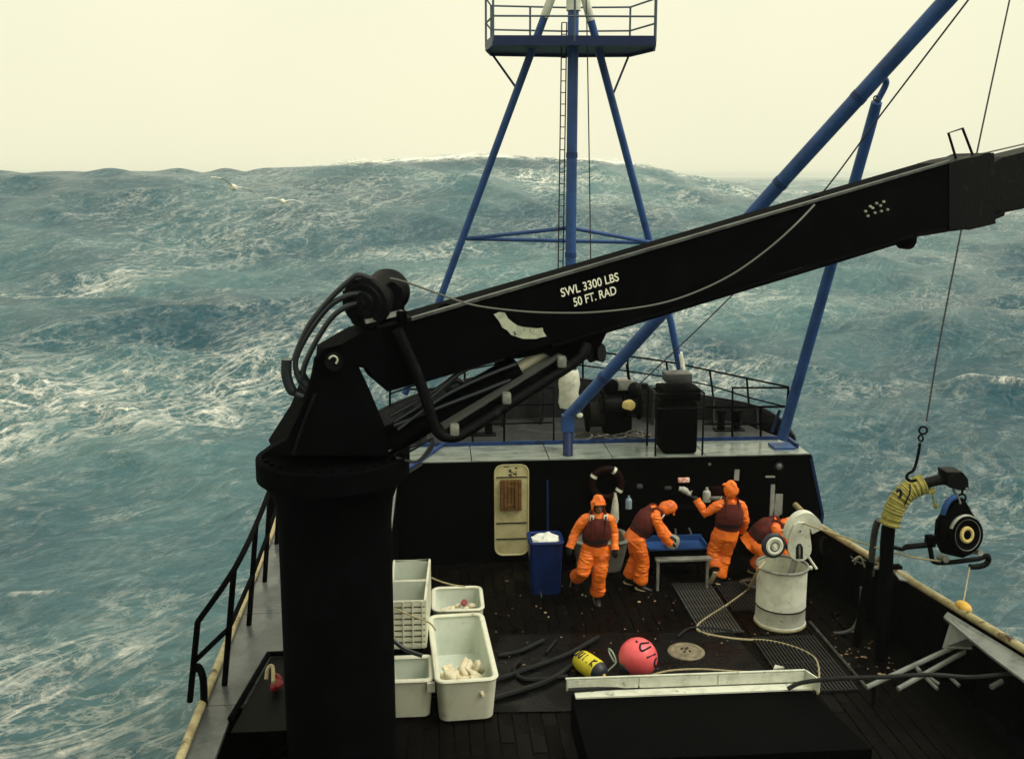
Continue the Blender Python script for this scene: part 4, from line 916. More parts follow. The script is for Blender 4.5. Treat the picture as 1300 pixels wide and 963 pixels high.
solo(MB().tube(smoothpath([at(490, 768, 12.6), at(520, 780, 12.6), at(545, 790, 12.7), at(553, 800, 12.7)]), .012, 6), 'tie_rope', ROPE, 'thin tan rope tied across the front of the tall basket', 'rope')
solo(MB().tube(smoothpath([at(548, 733, 13.3), at(560, 738, 13.9), at(575, 742, 14.2), at(590, 744, 14.3)]), .012, 6), 'tie_rope', ROPE, 'thin tan rope from the tall basket to the back of the small tote', 'rope')
solo(MB().tube(smoothpath([at(499, 812, 12.5), at(515, 824, 12.45), at(536, 832, 12.4)]), .03, 8), 'dark_hose', HOSE, 'short black hose under the front of the tall basket', 'hose')
# blue bin with ice
p0, p1 = on(674, 756, 0), on(713, 752, 0); zt_ = at(694, 690, p0.y-.0).z
t = thing('blue_bin', 'deep blue plastic bin heaped with white ice by the wall', 'bin', ((p0.x+p1.x)/2, p0.y+.28, 0))
cI = Vector(((p0.x+p1.x)/2, p0.y+.28, .0)); openbox(t, cI, .56, .56, zt_, .03, BLUEP, BLUEP, .88, .024, 0, .08, 'bin')
ic = MB(); ic.ell(cI+Vector((0, 0, zt_-.05)), (.25, .25, .11), n=24, m=14)
for v in ic.v: v += Vector(noise.noise_vector(v*14))*.045
tag(ic.build('ice_heap', ICE), 'heap of white ice filling the blue bin', None, kind='stuff')
# grey bait tub behind the walking crewman
tb = on(765, 728, 0); tr3 = at(765, 690, tb.y).z
t = thing('grey_tub', 'grey plastic bait tub behind the walking crewman', 'tub', (tb.x+.05, tb.y+.35, 0))
openbox(t, Vector((tb.x+.0, tb.y+.35, 0)), .98, .75, tr3, .04, GREYP, GREYP, .8, .03, 0, .22)
bt2 = MB()
for k in range(16): bt2.ell((tb.x+random.uniform(-.3, .35), tb.y+.35+random.uniform(-.2, .2), tr3-.12), (.09, .06, .05), Matrix.Rotation(random.uniform(0, 3), 3, 'Z'), 8, 6)
tag(bt2.build('bait_fill', mat('dull_bait', (.22, .13, .09), .6, .2, (.12, .05, .03), 9)), 'dull reddish bait filling the grey tub', None, kind='stuff')

# ------------------------------------------------------------------ sorting table and stand
f0, f1 = on(835, 750, 0), on(895, 744, 0)
zst = at(865, 711, f0.y).z
t = thing('steel_stand', 'low worn steel stand with thin legs before the blue table', 'stand', ((f0.x+f1.x)/2, f0.y+.2, 0))
MB().bevbox(((f0.x+f1.x)/2+.01, f0.y+.06, zst), (f1.x-f0.x+.1, .14, .05), .01).build('top', STEEL, t, False)
for x in (f0.x, f1.x):
    for y in (f0.y+.03,): MB().box((x, y, zst/2-.012), (.045, .045, zst-.026)).build('leg', STEEL, t, False)
yT = f0.y+.55; zT = at(865, 696, yT).z
xa, xb = at(826, 690, yT).x, at(895, 690, yT).x
t = thing('sorting_table', 'blue tray sorting table where the crewman is leaning', 'table', ((xa+xb)/2, yT+.3, 0))
MB().bevbox(((xa+xb)/2, yT+.17, zT-.17), (xb-xa, .36, .30), .01).build('body', BLACKW, t, False)
tp = MB(); tp.box(((xa+xb)/2, yT+.17, zT), (xb-xa+.06, .40, .03)); tp.build('tray', BLUE, t, False)
tp = MB(); tp.box(((xa+xb)/2, yT+.36, zT+.05), (xb-xa+.06, .03, .13)); tp.box((xb+.03, yT+.17, zT+.04), (.03, .36, .07)); tp.build('tray_lip', BLUE, t, False)
for x in (xa+.06, xb-.06): MB().box((x, yT+.17, (zT-.33)/2), (.06, .06, zT-.33)).build('leg', BLACKW, t, False)
for px, l in ((858, [(858, 683), (857.5, 671)]), (876, [(877.5, 682), (877, 675), (874.5, 670)])): MB().tube([at(x, y, yT+.38) for x, y in l], .016, 6).build('tray_rod', STEEL, t)
ub = MB(); c = at(852, 694, yT+.06); c.z = zT+.016; ub.lathe([(.001, 0), (.10, 0), (.12, .08), (.115, .16), (.09, .2), (.001, .21)], c, (.25, -.1, 1), 20)
solo(ub, 'white_bucket', JUG, 'white bucket tipped on the blue table at the crewman\'s gloves', 'bucket')

# ------------------------------------------------------------------ barrel with rope coiler
bc = on(1000.5, 803, 0); rB_ = .385
bc = Vector((bc.x, bc.y+rB_, 0)); zB = at(1000, 729, bc.y-rB_).z
bl_ = thing('barrel', 'grimy white open-topped steel barrel with a dark stripe', 'barrel', bc)
z_ = zB
MB().lathe([(.001, .004), (rB_+.012, .0), (rB_+.012, .05), (rB_, .06), (rB_, z_*.30), (rB_+.012, z_*.32), (rB_, z_*.34), (rB_, z_-.02), (rB_-.015, z_-.02), (rB_-.02, .03), (.001, .03)], bc, n=48).build('body', WHITEP, bl_)
MB().torus(bc+Vector((0, 0, .02)), (0, 0, 1), rB_+.005, .018, 48, 8).build('foot_ring', YEL, bl_)
MB().torus(bc+Vector((0, 0, z_*.325)), (0, 0, 1), rB_+.003, .012, 48, 8).build('stripe', PIPE, bl_, label='dark rubbed stripe')
MB().torus(bc+Vector((0, 0, z_)), (0, 0, 1), rB_+.01, .022, 48, 8).build('rim', STEEL, bl_)
MB().bevbox(bc+Vector((rB_+.02, -.1, z_-.02)), (.08, .06, .05), .01).build('rim_lug', WHITEP, bl_)
wrp = MB(); wrp.torus(bc+Vector((0, 0, z_*.5)), (0, 0, 1), .24, .05, 24, 8); wrp.torus(bc+Vector((0.02, 0, z_*.55)), (0, .1, 1), .2, .05, 24, 8)
solo(wrp, 'coiled_line', ROPE, 'beige line coiled inside the white barrel', 'rope')
yc_ = bc.y+.05
kc = thing('line_coiler', 'white line coiler with hooded sheave standing over the barrel', 'line coiler', (bc.x, yc_, zB))
Q = lambda px, py, o=0.: at(px, py, yc_+o)
hood = MB(); oc = Q(1018, 684)
arc = []
for t_ in np.linspace(22, 178, 20):
    t_ = math.radians(t_); arc.append((math.cos(t_), math.sin(t_)))
R1, R2 = (oc-Q(1018, 651)).length, (oc-Q(1018, 668)).length
poly = [oc+Vector((c*R1*.72+.05, 0, s*R1)) for c, s in arc]+[oc+Vector((c*R2*.6+.05, 0, s*R2)) for c, s in arc[::-1]]
n_ = len(arc); vs = poly+[p+Vector((0, .16, 0)) for p in poly]; N2 = 2*n_
fs = []
for i in range(n_-1):
    fs += [(i, i+1, N2-2-i, N2-1-i), (N2+i, N2+N2-1-i, N2+N2-2-i, N2+i+1), (i, N2+i, N2+i+1, i+1), (N2-1-i, N2-2-i, N2+N2-2-i, N2+N2-1-i)]
fs += [(0, N2-1, 2*N2-1, N2), (n_-1, N2+n_-1, N2+n_, n_)]
hood.add(vs, fs); hood.build('hood', WHITEP, kc, False)
tear = [(1009, 667), (1014, 663), (1022, 663), (1027, 668), (1030, 690)]+[(1015.5+15*math.cos(t), 696+16*math.sin(t)) for t in np.linspace(-.2, math.pi+.2, 12)]+[(1002, 685)]
sp_ = MB(); sp_.prism([Q(x, y, -.06) for x, y in tear], (0, .05, 0)); spo = sp_.build('side_plate', WHITEP, kc, False)
sl_ = MB(); slot = [(1010.5, 709), (1010.5, 695), (1013, 690), (1017, 690), (1019.5, 695), (1019.5, 709)]
sl_.prism([Q(x, y, -.066) for x, y in slot], (0, .004, 0)); sl_.build('slot', PIPE, spo, False)
MB().tube([Q(1015, 708, -.075), Q(1015, 693, -.075)], .014, 8).build('slot_bolt', STEEL, spo)
MB().cyl(Q(1016, 674, -.075), Q(1016, 674, -.05), .013, 10).build('pin', PIPE, spo)
whc = Q(982, 692, -.02)
MB().torus(whc, (.12, -1, .1), .158, .045, 32, 12).build('wheel_tyre', DARKV, kc)
wh = MB().lathe([(.001, .06), (.03, .06), (.035, .035), (.09, .045), (.12, .06), (.145, .045), (.145, -.05), (.001, -.05)], whc, (.12, -1, .1), 32).build('wheel', WHITEP, kc)
MB().torus(whc+Vector((.01, -.05, 0)), (.12, -1, .1), .07, .008, 24, 6).build('hub_ring', SLAT, wh)
MB().tube([Q(996, 694, .05), Q(1006, 690, .02)], .03, 10).build('axle', PIPE, kc)
MB().tube([Q(1016, 690, .04), Vector((bc.x+.14, yc_+.04, zB*.65))], .05, 10).build('mount', STEEL, kc)
MB().tube([Q(1026, 706, .1), Q(1037, 722, .0)], .02, 8).build('stay', WHITEP, kc)
# ropes from the coiler
def rope(pts, label, r=.016, m=ROPE): return solo(MB().tube(pts, r, 8), 'rope', m, label, 'rope')
rope(pxpath([(971, 713, bc.y-.1), (962, 724, bc.y-.25), (950, 748, 15.0)], k=5)[:-1]+pxpath([(950, 748), (925, 766), (900, 782), (886, 793), (888, 801), (910, 807), (940, 811), (975, 813), (1005, 820), (1028, 830), (1038, 842), (1040, 862), (1038, 880)], z=.018), 'beige rope snaking over the grating from the coiler to the white tray', .019)
HYc = on(1125, 728, 1.0).y
rope(pxpath([(1020, 664, bc.y), (1040, 671, 14.0), (1080, 684, 13.6), (1120, 697, 13.3), (1160, 707, 13.1), (1194, 712, 13.0)]), 'taut beige rope from the line coiler across to the hauler roller', .014)
rope(pxpath([(822, 858), (850, 851), (890, 849), (935, 852), (970, 853)], z=.018), 'beige rope on the mat between pink buoy and white tray', .016)
solo(MB().tube(pxpath([(1034, 795, bc.y), (1050, 802, 14.2), (1068, 803, 14.0), (1083, 797, 13.9), (1091, 780, 13.9), (1093, 762, 13.9), (1094, 745, 13.9)]), .026, 8), 'grey_hose', HOSEG, 'grey hose looping from the barrel foot up to the rail', 'hose')
pcm = MB()
for k in range(5): pcm.torus(on(950+3*k, 738+1.2*k, .03+.02*k), (0.1*k-.2, .1, 1), .16+.02*k, .016, 24, 6)
solo(pcm, 'rope_coil', mat('dark_coil', (.06, .045, .035), .9, .1), 'dark coiled rope on the deck right of the crewman with raised arm', 'rope')

# ------------------------------------------------------------------ buoys
yb_c = on(749, 845, .16)
e0, e1 = on(734, 835, .17), on(766, 850, .15)
ax_ = (e1-e0).normalized(); ax_ = Vector((ax_.x*.85, ax_.y-.25, -.04)).normalized(); c_ = yb_c; hl = .235; rad = .155
yo = thing('yellow_buoy', 'yellow bullet buoy with dark end and black lettering on the mat', 'buoy', c_)
prof = [(.001, -hl*1.25), (rad*.45, -hl*1.2), (rad*.78, -hl*1.05), (rad*.96, -hl*.75), (rad, -hl*.3), (rad, hl*.5), (rad*.93, hl*.82)]
MB().lathe(prof, c_, ax_, 32).build('float', YBUOY, yo)
MB().lathe([(rad*.94, hl*.80), (rad*.82, hl*1.02), (rad*.55, hl*1.22), (rad*.3, hl*1.28), (.001, hl*1.28)], c_, ax_, 32).build('end_cap', DARKV, yo)
MB().tube([c_+ax_*(hl*1.25), c_+ax_*(hl*1.5)+Vector((0, 0, -.03))], [.03, .018], 8).build('toggle', YELR, yo)
def strokes_cyl(o, letters, base_ang, s0, step, hgt):
    up_ = Vector((0, 0, 1)); up_ = (up_-ax_*up_.dot(ax_)).normalized(); sd_ = ax_.cross(up_)
    if sd_.y > 0: sd_ = -sd_
    for i, ch in enumerate(letters):
        for st_ in ch:
            pts = []
            for (u, v) in st_:
                l = s0+step*(i+u); t = base_ang+v*hgt
                pts.append(c_+ax_*l+(up_*math.cos(t)+sd_*math.sin(t))*(rad+.002))
            m_ = MB(); m_.tube(smoothpath(pts, 3), .0105, 6); m_.build('lettering', INK, o)
GL = {'J': [[(.1, .7), (.2, 1), (.5, 1), (.65, .75), (.65, 0)]], 'U': [[(.1, 0), (.1, .75), (.35, 1), (.6, .75), (.6, 0)]], 'I': [[(.3, 0), (.3, 1)]],
      '.': [[(.25, .95), (.35, 1)]], 'K': [[(.1, 0), (.1, 1)], [(.7, 0), (.12, .5), (.7, 1)]], 'D': [[(.1, 0), (.1, 1)], [(.1, 0), (.5, .1), (.65, .5), (.5, .9), (.1, 1)]], 'C': [[(.7, .1), (.4, 0), (.1, .3), (.1, .7), (.4, 1), (.7, .9)]]}
strokes_cyl(yo, [GL[k] for k in 'JUI.K'], .05, -hl*1.0, .085, .75)
pkc = on(811, 858, 0); rp = .275
pk = Vector((pkc.x, 0, rp)); yy = [y for y in np.linspace(12, 14.5, 200)]
pk = at(810, 834, 13.08); pk.z = rp; pkY = on(810, 834, rp); pk = pkY
po_ = thing('pink_buoy', 'round pink-red buoy with dark lettering on the mat', 'buoy', pk)
pax = Vector((-.8, -.35, -.5)).normalized()
MB().lathe([(.001, -rp)]+[(rp*math.cos(t), rp*math.sin(t)) for t in np.linspace(-1.5, 1.25, 24)]+[(.1, rp*.99), (.001, rp*.99)], pk, pax, 40).build('ball', PINK, po_)
MB().lathe([(.11, rp*.9), (.11, rp*.985), (.07, rp*1.12), (.04, rp*1.2), (.001, rp*1.2)], pk, pax, 20).build('neck', DARKV, po_)
vdir = (Vector((0, 0, EYE))-pk).normalized(); vr = Vector((0, 0, 1)).cross(vdir).normalized(); vu = vdir.cross(vr)
def onball(a, b): # offsets across / up in fractions of the radius
    w2 = max(0.02, 1-a*a-b*b); return pk+(vr*a+vu*b+vdir*math.sqrt(w2))*(rp+.002)
for st_ in ([(.28, .55), (.16, .62), (.06, .80), (.02, .70)][:2], ):
    pass
L_ = [[(-.06, .72), (-.10, .80)], [(.08, .47), (.12, .66), (.28, .70), (.52, .74)], [(.08, .47), (.16, .34), (.32, .38), (.62, .56)], [(.45, .02), (.86, .22)], [(.92, .02), (.84, -.1), (.83, -.3), (.90, -.38)]]
for l in L_: MB().tube(smoothpath([onball(*p) for p in l], 4), .015, 6).build('lettering', INK, po_)
lpz = MB(); lpz.tube(smoothpath([on(766, 856, .05), on(775, 848, .14), on(782, 840, .22), on(778, 828, .3), on(773, 823, .28), on(774, 829, .22), on(780, 840, .14)]), .012, 8)
solo(lpz, 'buoy_line', mat('mint_rope', (.32, .40, .33), .8, .1), 'pale green looped line between the yellow and pink buoys', 'rope')

# ------------------------------------------------------------------ white tray at the near edge with pipes
T0, T1 = at(719, 863, 11.9), at(1022, 851, 11.9)
ztr = .66
a0 = on(719, 861, ztr); a1 = on(1022, 850, ztr)
ty = thing('bait_tray', 'long white steel bait tray along the lower edge with dark pipe rail', 'tray', ((a0.x+a1.x)/2, a0.y-.3, 0))
yb_ = (a0.y+a1.y)/2
d_ = Vector((a1.x-a0.x, a1.y-a0.y, 0)).normalized(); nn_ = Vector((d_.y, -d_.x, 0))
def tp_(u, v, z): return Vector((a0.x, a0.y, 0))+d_*u+nn_*v+Vector((0, 0, z))
LT = (a1-a0).length
MB().prism([tp_(0, 0, ztr), tp_(LT, 0, ztr), tp_(LT, 0, ztr-.17), tp_(0, 0, ztr-.17)], nn_*-.02).build('back_plate', WHITEP, ty, False)
seg = [0, LT*.30, LT*.63, LT]
for u0, u1 in zip(seg, seg[1:]): MB().prism([tp_(u0+.01, .004, ztr-.02), tp_(u1-.01, .004, ztr-.02), tp_(u1-.01, .004, ztr-.15), tp_(u0+.01, .004, ztr-.15)], nn_*.012).build('face_plate', WHITEP, ty, False)
MB().tube([tp_(-.01, -.0, ztr), tp_(LT, 0, ztr)], .014, 8).build('top_bead', WHITEP, ty)
MB().prism([tp_(.1, .02, ztr-.17), tp_(LT+.05, .02, ztr-.17), tp_(LT+.05, .17, ztr-.172), tp_(.1, .17, ztr-.172)], (0, 0, -.02)).build('tray_bottom', WHITEP, ty, False)
MB().prism([tp_(LT, 0, ztr), tp_(LT+.09, .25, ztr), tp_(LT+.09, .25, ztr-.18), tp_(LT, 0, ztr-.18)], d_*.02).build('end_plate', WHITEP, ty, False)
pi_ = MB(); pi_.tube(pxpath([(722, 876, 11.7), (800, 871, 11.75), (900, 866, 11.8), (985, 862, 11.85), (1005, 860, 11.8), (1010, 868, 11.7)], k=3), .03, 10); pi_.build('pipe_rail', PIPE, ty)
for px in (848, 945): MB().tube([at(px, 869 if px < 900 else 865, 11.78), at(px, 900, 11.7)], .035, 8).build('pipe_post', PIPE, ty)
MB().ell(at(1010, 868, 11.75), (.06, .05, .05)).build('corroded_joint', mat('rusty_joint', (.2, .09, .03), .7, .2, (.3, .2, .08), 12), ty)
MB().prism([tp_(.06, .03, .006), tp_(LT, .03, .006), tp_(LT+.25, 1.5, .006), tp_(.06, 1.5, .006)], (0, 0, ztr-.21)).build('dark_filler_block', BLACKW, ty, False)  # added black block, keeps the area below the tray dark
ck = MB(); ck.prism([on(982, 848, .70), on(984, 843, .74), on(996, 846, .70)], (0, .03, -.05)); ck.build('torn_tab', WHITEP, ty, False)

# ------------------------------------------------------------------ dark tubes and launcher frame at lower right
lf = thing('launcher_frame', 'grey steel pot launcher frame of crossed bars at the lower right rail', 'launcher', on(1180, 850, 0))
def bar(p, q, zq0, zq1, r=.035, nm='frame_bar', m=GREY): MB().tube([on(*p, zq0), on(*q, zq1)], r, 8).build(nm, m, lf)
bar((1100, 872), (1243, 806), .3, .72); bar((1140, 874), (1262, 806), .3, .72); bar((1160, 843), (1168, 852), .45, .45, .03)
bar((1165, 850), (1190, 874), .38, .3, .025); bar((1178, 858), (1192, 868), .35, .3, .025); bar((1205, 858), (1218, 870), .35, .3, .025); bar((1258, 872), (1284, 858), .5, .6, .035)
bar((1236, 802), (1314, 850), .74, .80, .03)
for p in ((1110, 868), (1243, 806), (1262, 806)):
    q = on(*p, .3 if p[1] > 850 else .72); MB().tube([q, Vector((q.x, q.y, .0))], .03, 8).build('frame_leg', BLACKL, lf)
solo(MB().tube(pxpath([(1000, 874, 11.5), (1018, 866, 11.5), (1060, 861, 11.4), (1120, 859, 11.3), (1180, 856, 11.2), (1230, 859, 11.1), (1270, 856, 11.0), (1330, 850, 10.9)]), .028, 8), 'hydraulic_pipe', PIPE, 'long dark pipe running across the lower right corner', 'pipe')

# ------------------------------------------------------------------ line hauler on its davit
DY = 13.1
D = lambda px, py, o=0.: at(px, py, DY+o)
dv = thing('hauler_davit', 'black davit post with yellow rope-wrapped crook at the starboard rail', 'davit', D(1125, 740))
MB().tube([on(1125, 752, .2)*1 if False else Vector((D(1125, 740).x, DY, .05)), D(1125, 720), D(1126, 690), D(1128, 668)], .095, 18).build('post', BLACK, dv)
wr2 = smoothpath([D(1129, 666), D(1136, 645), D(1146, 629), D(1158, 620), D(1172, 614)], 6)
MB().tube(wr2, [.135+.012*math.sin(i*2.4) for i in range(len(wr2))], 18).build('rope_wrapping', YROPE, dv)
for i in range(1, len(wr2)-1, 2): MB().torus(wr2[i], wr2[i+1]-wr2[i-1], .125, .022, 24, 6).build('rope_turn', YROPE, dv)
MB().tube(smoothpath([D(1168, 616), D(1180, 612), D(1192, 609), D(1202, 609), D(1212, 613)]), .075, 16).build('crook', BLACKL, dv)
cpm = MB(); cpm.prism([D(1202, 599, -.12), D(1222, 599, -.12), D(1229, 608, -.12), D(1230, 622, -.12), D(1218, 622, -.12), D(1206, 619, -.12), D(1203, 610, -.12)], (0, .26, 0)); cpm.build('head_plate', BLACKL, dv, False)
MB().cyl(D(1227.5, 620, -.14), D(1227.5, 620, -.11), .02, 10).build('pin', STEEL, dv)
MB().tube(pxpath([(1138, 624, 12.9), (1142, 621, 12.88), (1144, 627, 12.88), (1141, 632, 12.9)]), .02, 8).build('hose_clip', HOSE, dv)
MB().tube(pxpath([(1155, 614, 12.85), (1155, 625, 12.86), (1150, 637, 12.95), (1145, 650, 13.0), (1142, 664, 13.0)]), .012, 6).build('hose', HOSE, dv)
MB().tube(smoothpath([D(1186, 618), D(1184, 628), D(1187, 640)]), .012, 6).build('rope_tail', YROPE, dv); MB().ell(D(1188, 642), (.035, .03, .045)).build('rope_knot', YROPE, dv)
MB().bevbox(D(1180, 623), (.14, .1, .07), .02).build('rope_knot', YROPE, dv)
MB().tube([D(1133, 694), D(1145, 697), D(1150, 694), D(1180, 691)], [.03, .03, .042, .042], 10).build('stay_arm', BLACKL, dv)
MB().bevbox(D(1137, 719), (.16, .12, .05), .01).build('latch', BLACK, dv)
MB().tube(pxpath([(1116, 660, 13.3), (1112, 668, 13.35), (1109, 685, 13.4), (1107, 705, 13.4), (1106, 730, 13.4)]), .05, 12).build('side_hose', GREYDK, dv)
MB().tube([Vector((D(1104, 735).x, 13.4, .1)), at(1105, 712, 13.4)], .06, 12).build('side_post', BLACK, dv)
MB().ell(at(1115, 709, 13.2), (.05, .05, .05)).build('valve', STEEL, dv); MB().ell(at(1114, 720, 13.2), (.05, .04, .035)).build('valve', STEEL, dv)
for k, l in enumerate(([(1080, 706), (1088, 712), (1096, 716)], [(1082, 712), (1092, 706), (1098, 720)], [(1085, 716), (1090, 708), (1100, 712)])): MB().tube(pxpath(l, 13.5), .012, 6).build('hose_fitting', ROPE if k == 1 else HOSEG, dv)
hl_ = thing('line_hauler', 'round black line hauler sheave hanging from the davit crook', 'line hauler', D(1218, 676))
hx = Vector((.25, -1, .16)).normalized(); hc_ = D(1217, 676)
MB().lathe([(.001, .06), (.05, .06), (.05, .10), (.07, .11), (.12, .095), (.125, .08), (.2, .10), (.235, .13), (.26, .13), (.265, .10), (.22, .02), (.26, -.08), (.27, -.12), (.001, -.12)], hc_+hx*.06, hx, 48).build('sheave', BLACK, hl_)
MB().torus(hc_+hx*.155, hx, .092, .03, 32, 10).build('hub', RAG, hl_)
for q_, w_r in ((.145, .008), (.185, .006), (.225, .010)): MB().torus(hc_+hx*(.11+.14*(w_r)+.06*(q_ > .2)), hx, q_, w_r, 40, 6).build('sheave_ring', BLACKL if q_ < .2 else STEEL, hl_)
MB().cyl(hc_+hx*.12, hc_+hx*.18, .045, 16).build('hub_bolt', BLACK, hl_)
rm = MB(); 
_, a_h, b_h = frame_of(hx)
pts = [hc_+hx*.13+(Vector((math.cos(t), 0, math.sin(t))) - hx*Vector((math.cos(t), 0, math.sin(t))).dot(hx))*.265 for t in np.linspace(.35, 2.75, 20)]
rm.tube(pts, .03, 10); rm.build('rim_highlight', STEEL, hl_)  # pale arc on the upper rim only, a highlight built as a tube
fp = MB(); fp.prism([D(1210, 633, .02), D(1224, 633, .02), D(1241, 662, .02), D(1247, 680, .02), D(1240, 700, .02), D(1222, 708, .02), D(1196, 702, .02), D(1188, 685, .02), D(1190, 662, .02)], (0, .06, 0)); fp.build('frame_plate', BLACK, hl_, False)
fp = MB(); fp.prism([D(1213, 636, .0), D(1223, 636, .0), D(1236, 655, .0), D(1217, 646, .0), D(1200, 656, .0)], (0, .06, 0)); fp.build('frame_plate', BLACK, hl_, False)
MB().tube(pxpath([(1214, 630, 13.0), (1206, 634, 13.0), (1200, 643, 13.0), (1197, 652, 13.02)]), .04, 10).build('blue_strap', BLUE, hl_)
MB().torus(D(1221, 632), (0, 1, 0), .06, .015, 20, 8).build('shackle', BLACKL, hl_)
MB().tube([D(1210, 621), D(1216, 630), D(1219, 639)], .018, 8).build('link', STEEL, hl_); MB().tube([D(1222, 621), D(1221, 628)], .018, 8).build('link', BLACKL, hl_)
MB().tube(smoothpath([D(1180, 691), D(1182, 702), D(1184, 711), D(1192, 714), D(1210, 713), D(1242, 709)]), .035, 12).build('guide_arm', BLACKL, hl_)
MB().tube(smoothpath([D(1253, 704), D(1255, 710), D(1251, 716), D(1240, 719), D(1231, 719)]), .04, 12).build('guide_hook', BLACKL, hl_)
MB().tube(smoothpath([D(1242, 709), D(1250, 706), D(1253, 704)]), .035, 12).build('guide_arm', BLACKL, hl_)
MB().bevbox(D(1181, 686), (.12, .14, .16), .02).build('bracket', BLACK, hl_)
MB().lathe([(.001, -.07), (.055, -.07), (.04, 0), (.055, .07), (.03, .075), (.001, .075)], D(1197, 708, -.1), hx, 18).build('roller', STEEL, hl_)
MB().lathe([(.001, -.06), (.05, -.06), (.035, 0), (.05, .06), (.001, .06)], D(1241, 700, -.1), hx, 18).build('roller', STEEL, hl_)
rr_ = on(1218, 770, 1.12)
rope([D(1231, 719), rr_+Vector((.05, 0, .05))], 'thin line dropping from the hauler hook to the yellow rail roller', .010)
yr = thing('rail_roller', 'rusty yellow roller fairlead on the starboard cap rail', 'fairlead', rr_)
MB().ell(rr_+Vector((.03, -.05, .02)), (.09, .16, .075)).build('roller', YELR, yr)

# ------------------------------------------------------------------ gulls
def gull(px, py, Y, span, label, roll=0., yaw=0., lift=.2):
    c = at(px, py, Y); t = thing('gull', label, 'bird', c, 'gulls gliding over the swell')
    R = Matrix.Rotation(yaw, 3, 'Z') @ Matrix.Rotation(roll, 3, 'Y'); h = span/2
    b = MB(); b.tube([c+R @ Vector(v)*span for v in ((0, -.2, 0), (0, -.13, .0), (0, 0, 0), (0, .1, .01), (0, .15, .02), (0, .19, .02), (0, .24, .01))], [span*.03, span*.05, span*.075, span*.065, span*.048, span*.045, span*.008], 10); b.build('body', GULLW, t)
    for s in (-1, 1):
        m = MB(); st_ = [(0.02, .09, -.12, .02), (.16, .11, -.09, .02+lift*.5), (.3, .08, -.09, .02+lift*.62), (.42, .01, -.12, lift*.45), (.53, -.12, -.15, lift*.15)]
        vs = []
        for u, le, te, z in st_:
            for y, dz in ((le, 0), ((le+te)/2, .012), (te, 0), ((le+te)/2, -.006)): vs.append(c+R @ (Vector((s*u, y, z*.5+dz))*span))
        fs = [(i*4+j, i*4+(j+1) % 4, (i+1)*4+(j+1) % 4, (i+1)*4+j) for i in range(4) for j in range(4)]+[(0, 1, 2, 3), (16, 17, 18, 19)]
        m.add(vs, fs); m.build('wing', GULLW, t)
gull(296, 238, 40, 1.9, 'larger pale gull gliding above the other at upper left', .38, .5, .22)
gull(359, 256, 46, 1.7, 'smaller gull gliding lower down left of the mast', .12, .3, .20)
gull(161, 520, 34, .75, 'small pale gull low over the water at far left', .1, .3, .24)
# ------------------------------------------------------------------ crew
def evalmesh(o):
    bpy.context.view_layer.update(); dg = bpy.context.evaluated_depsgraph_get()
    return bpy.data.meshes.new_from_object(o.evaluated_get(dg))
def remesh(mb, vox, smooth_it=4):
    me = bpy.data.meshes.new('tmp'); me.from_pydata([tuple(v) for v in mb.v], [], mb.f)
    bm = bmesh.new(); bm.from_mesh(me); bmesh.ops.recalc_face_normals(bm, faces=bm.faces[:]); bm.to_mesh(me); bm.free()
    o = bpy.data.objects.new('tmp', me); COL.objects.link(o)
    m = o.modifiers.new('r', 'REMESH'); m.mode = 'VOXEL'; m.voxel_size = vox
    m2 = o.modifiers.new('s', 'SMOOTH'); m2.factor = .5; m2.iterations = smooth_it
    out = evalmesh(o); bpy.data.objects.remove(o); return out
def segd(p, a, b):
    ab = b-a; t = max(0, min(1, (p-a).dot(ab)/max(ab.length_squared, 1e-9))); return (p-a-ab*t).length
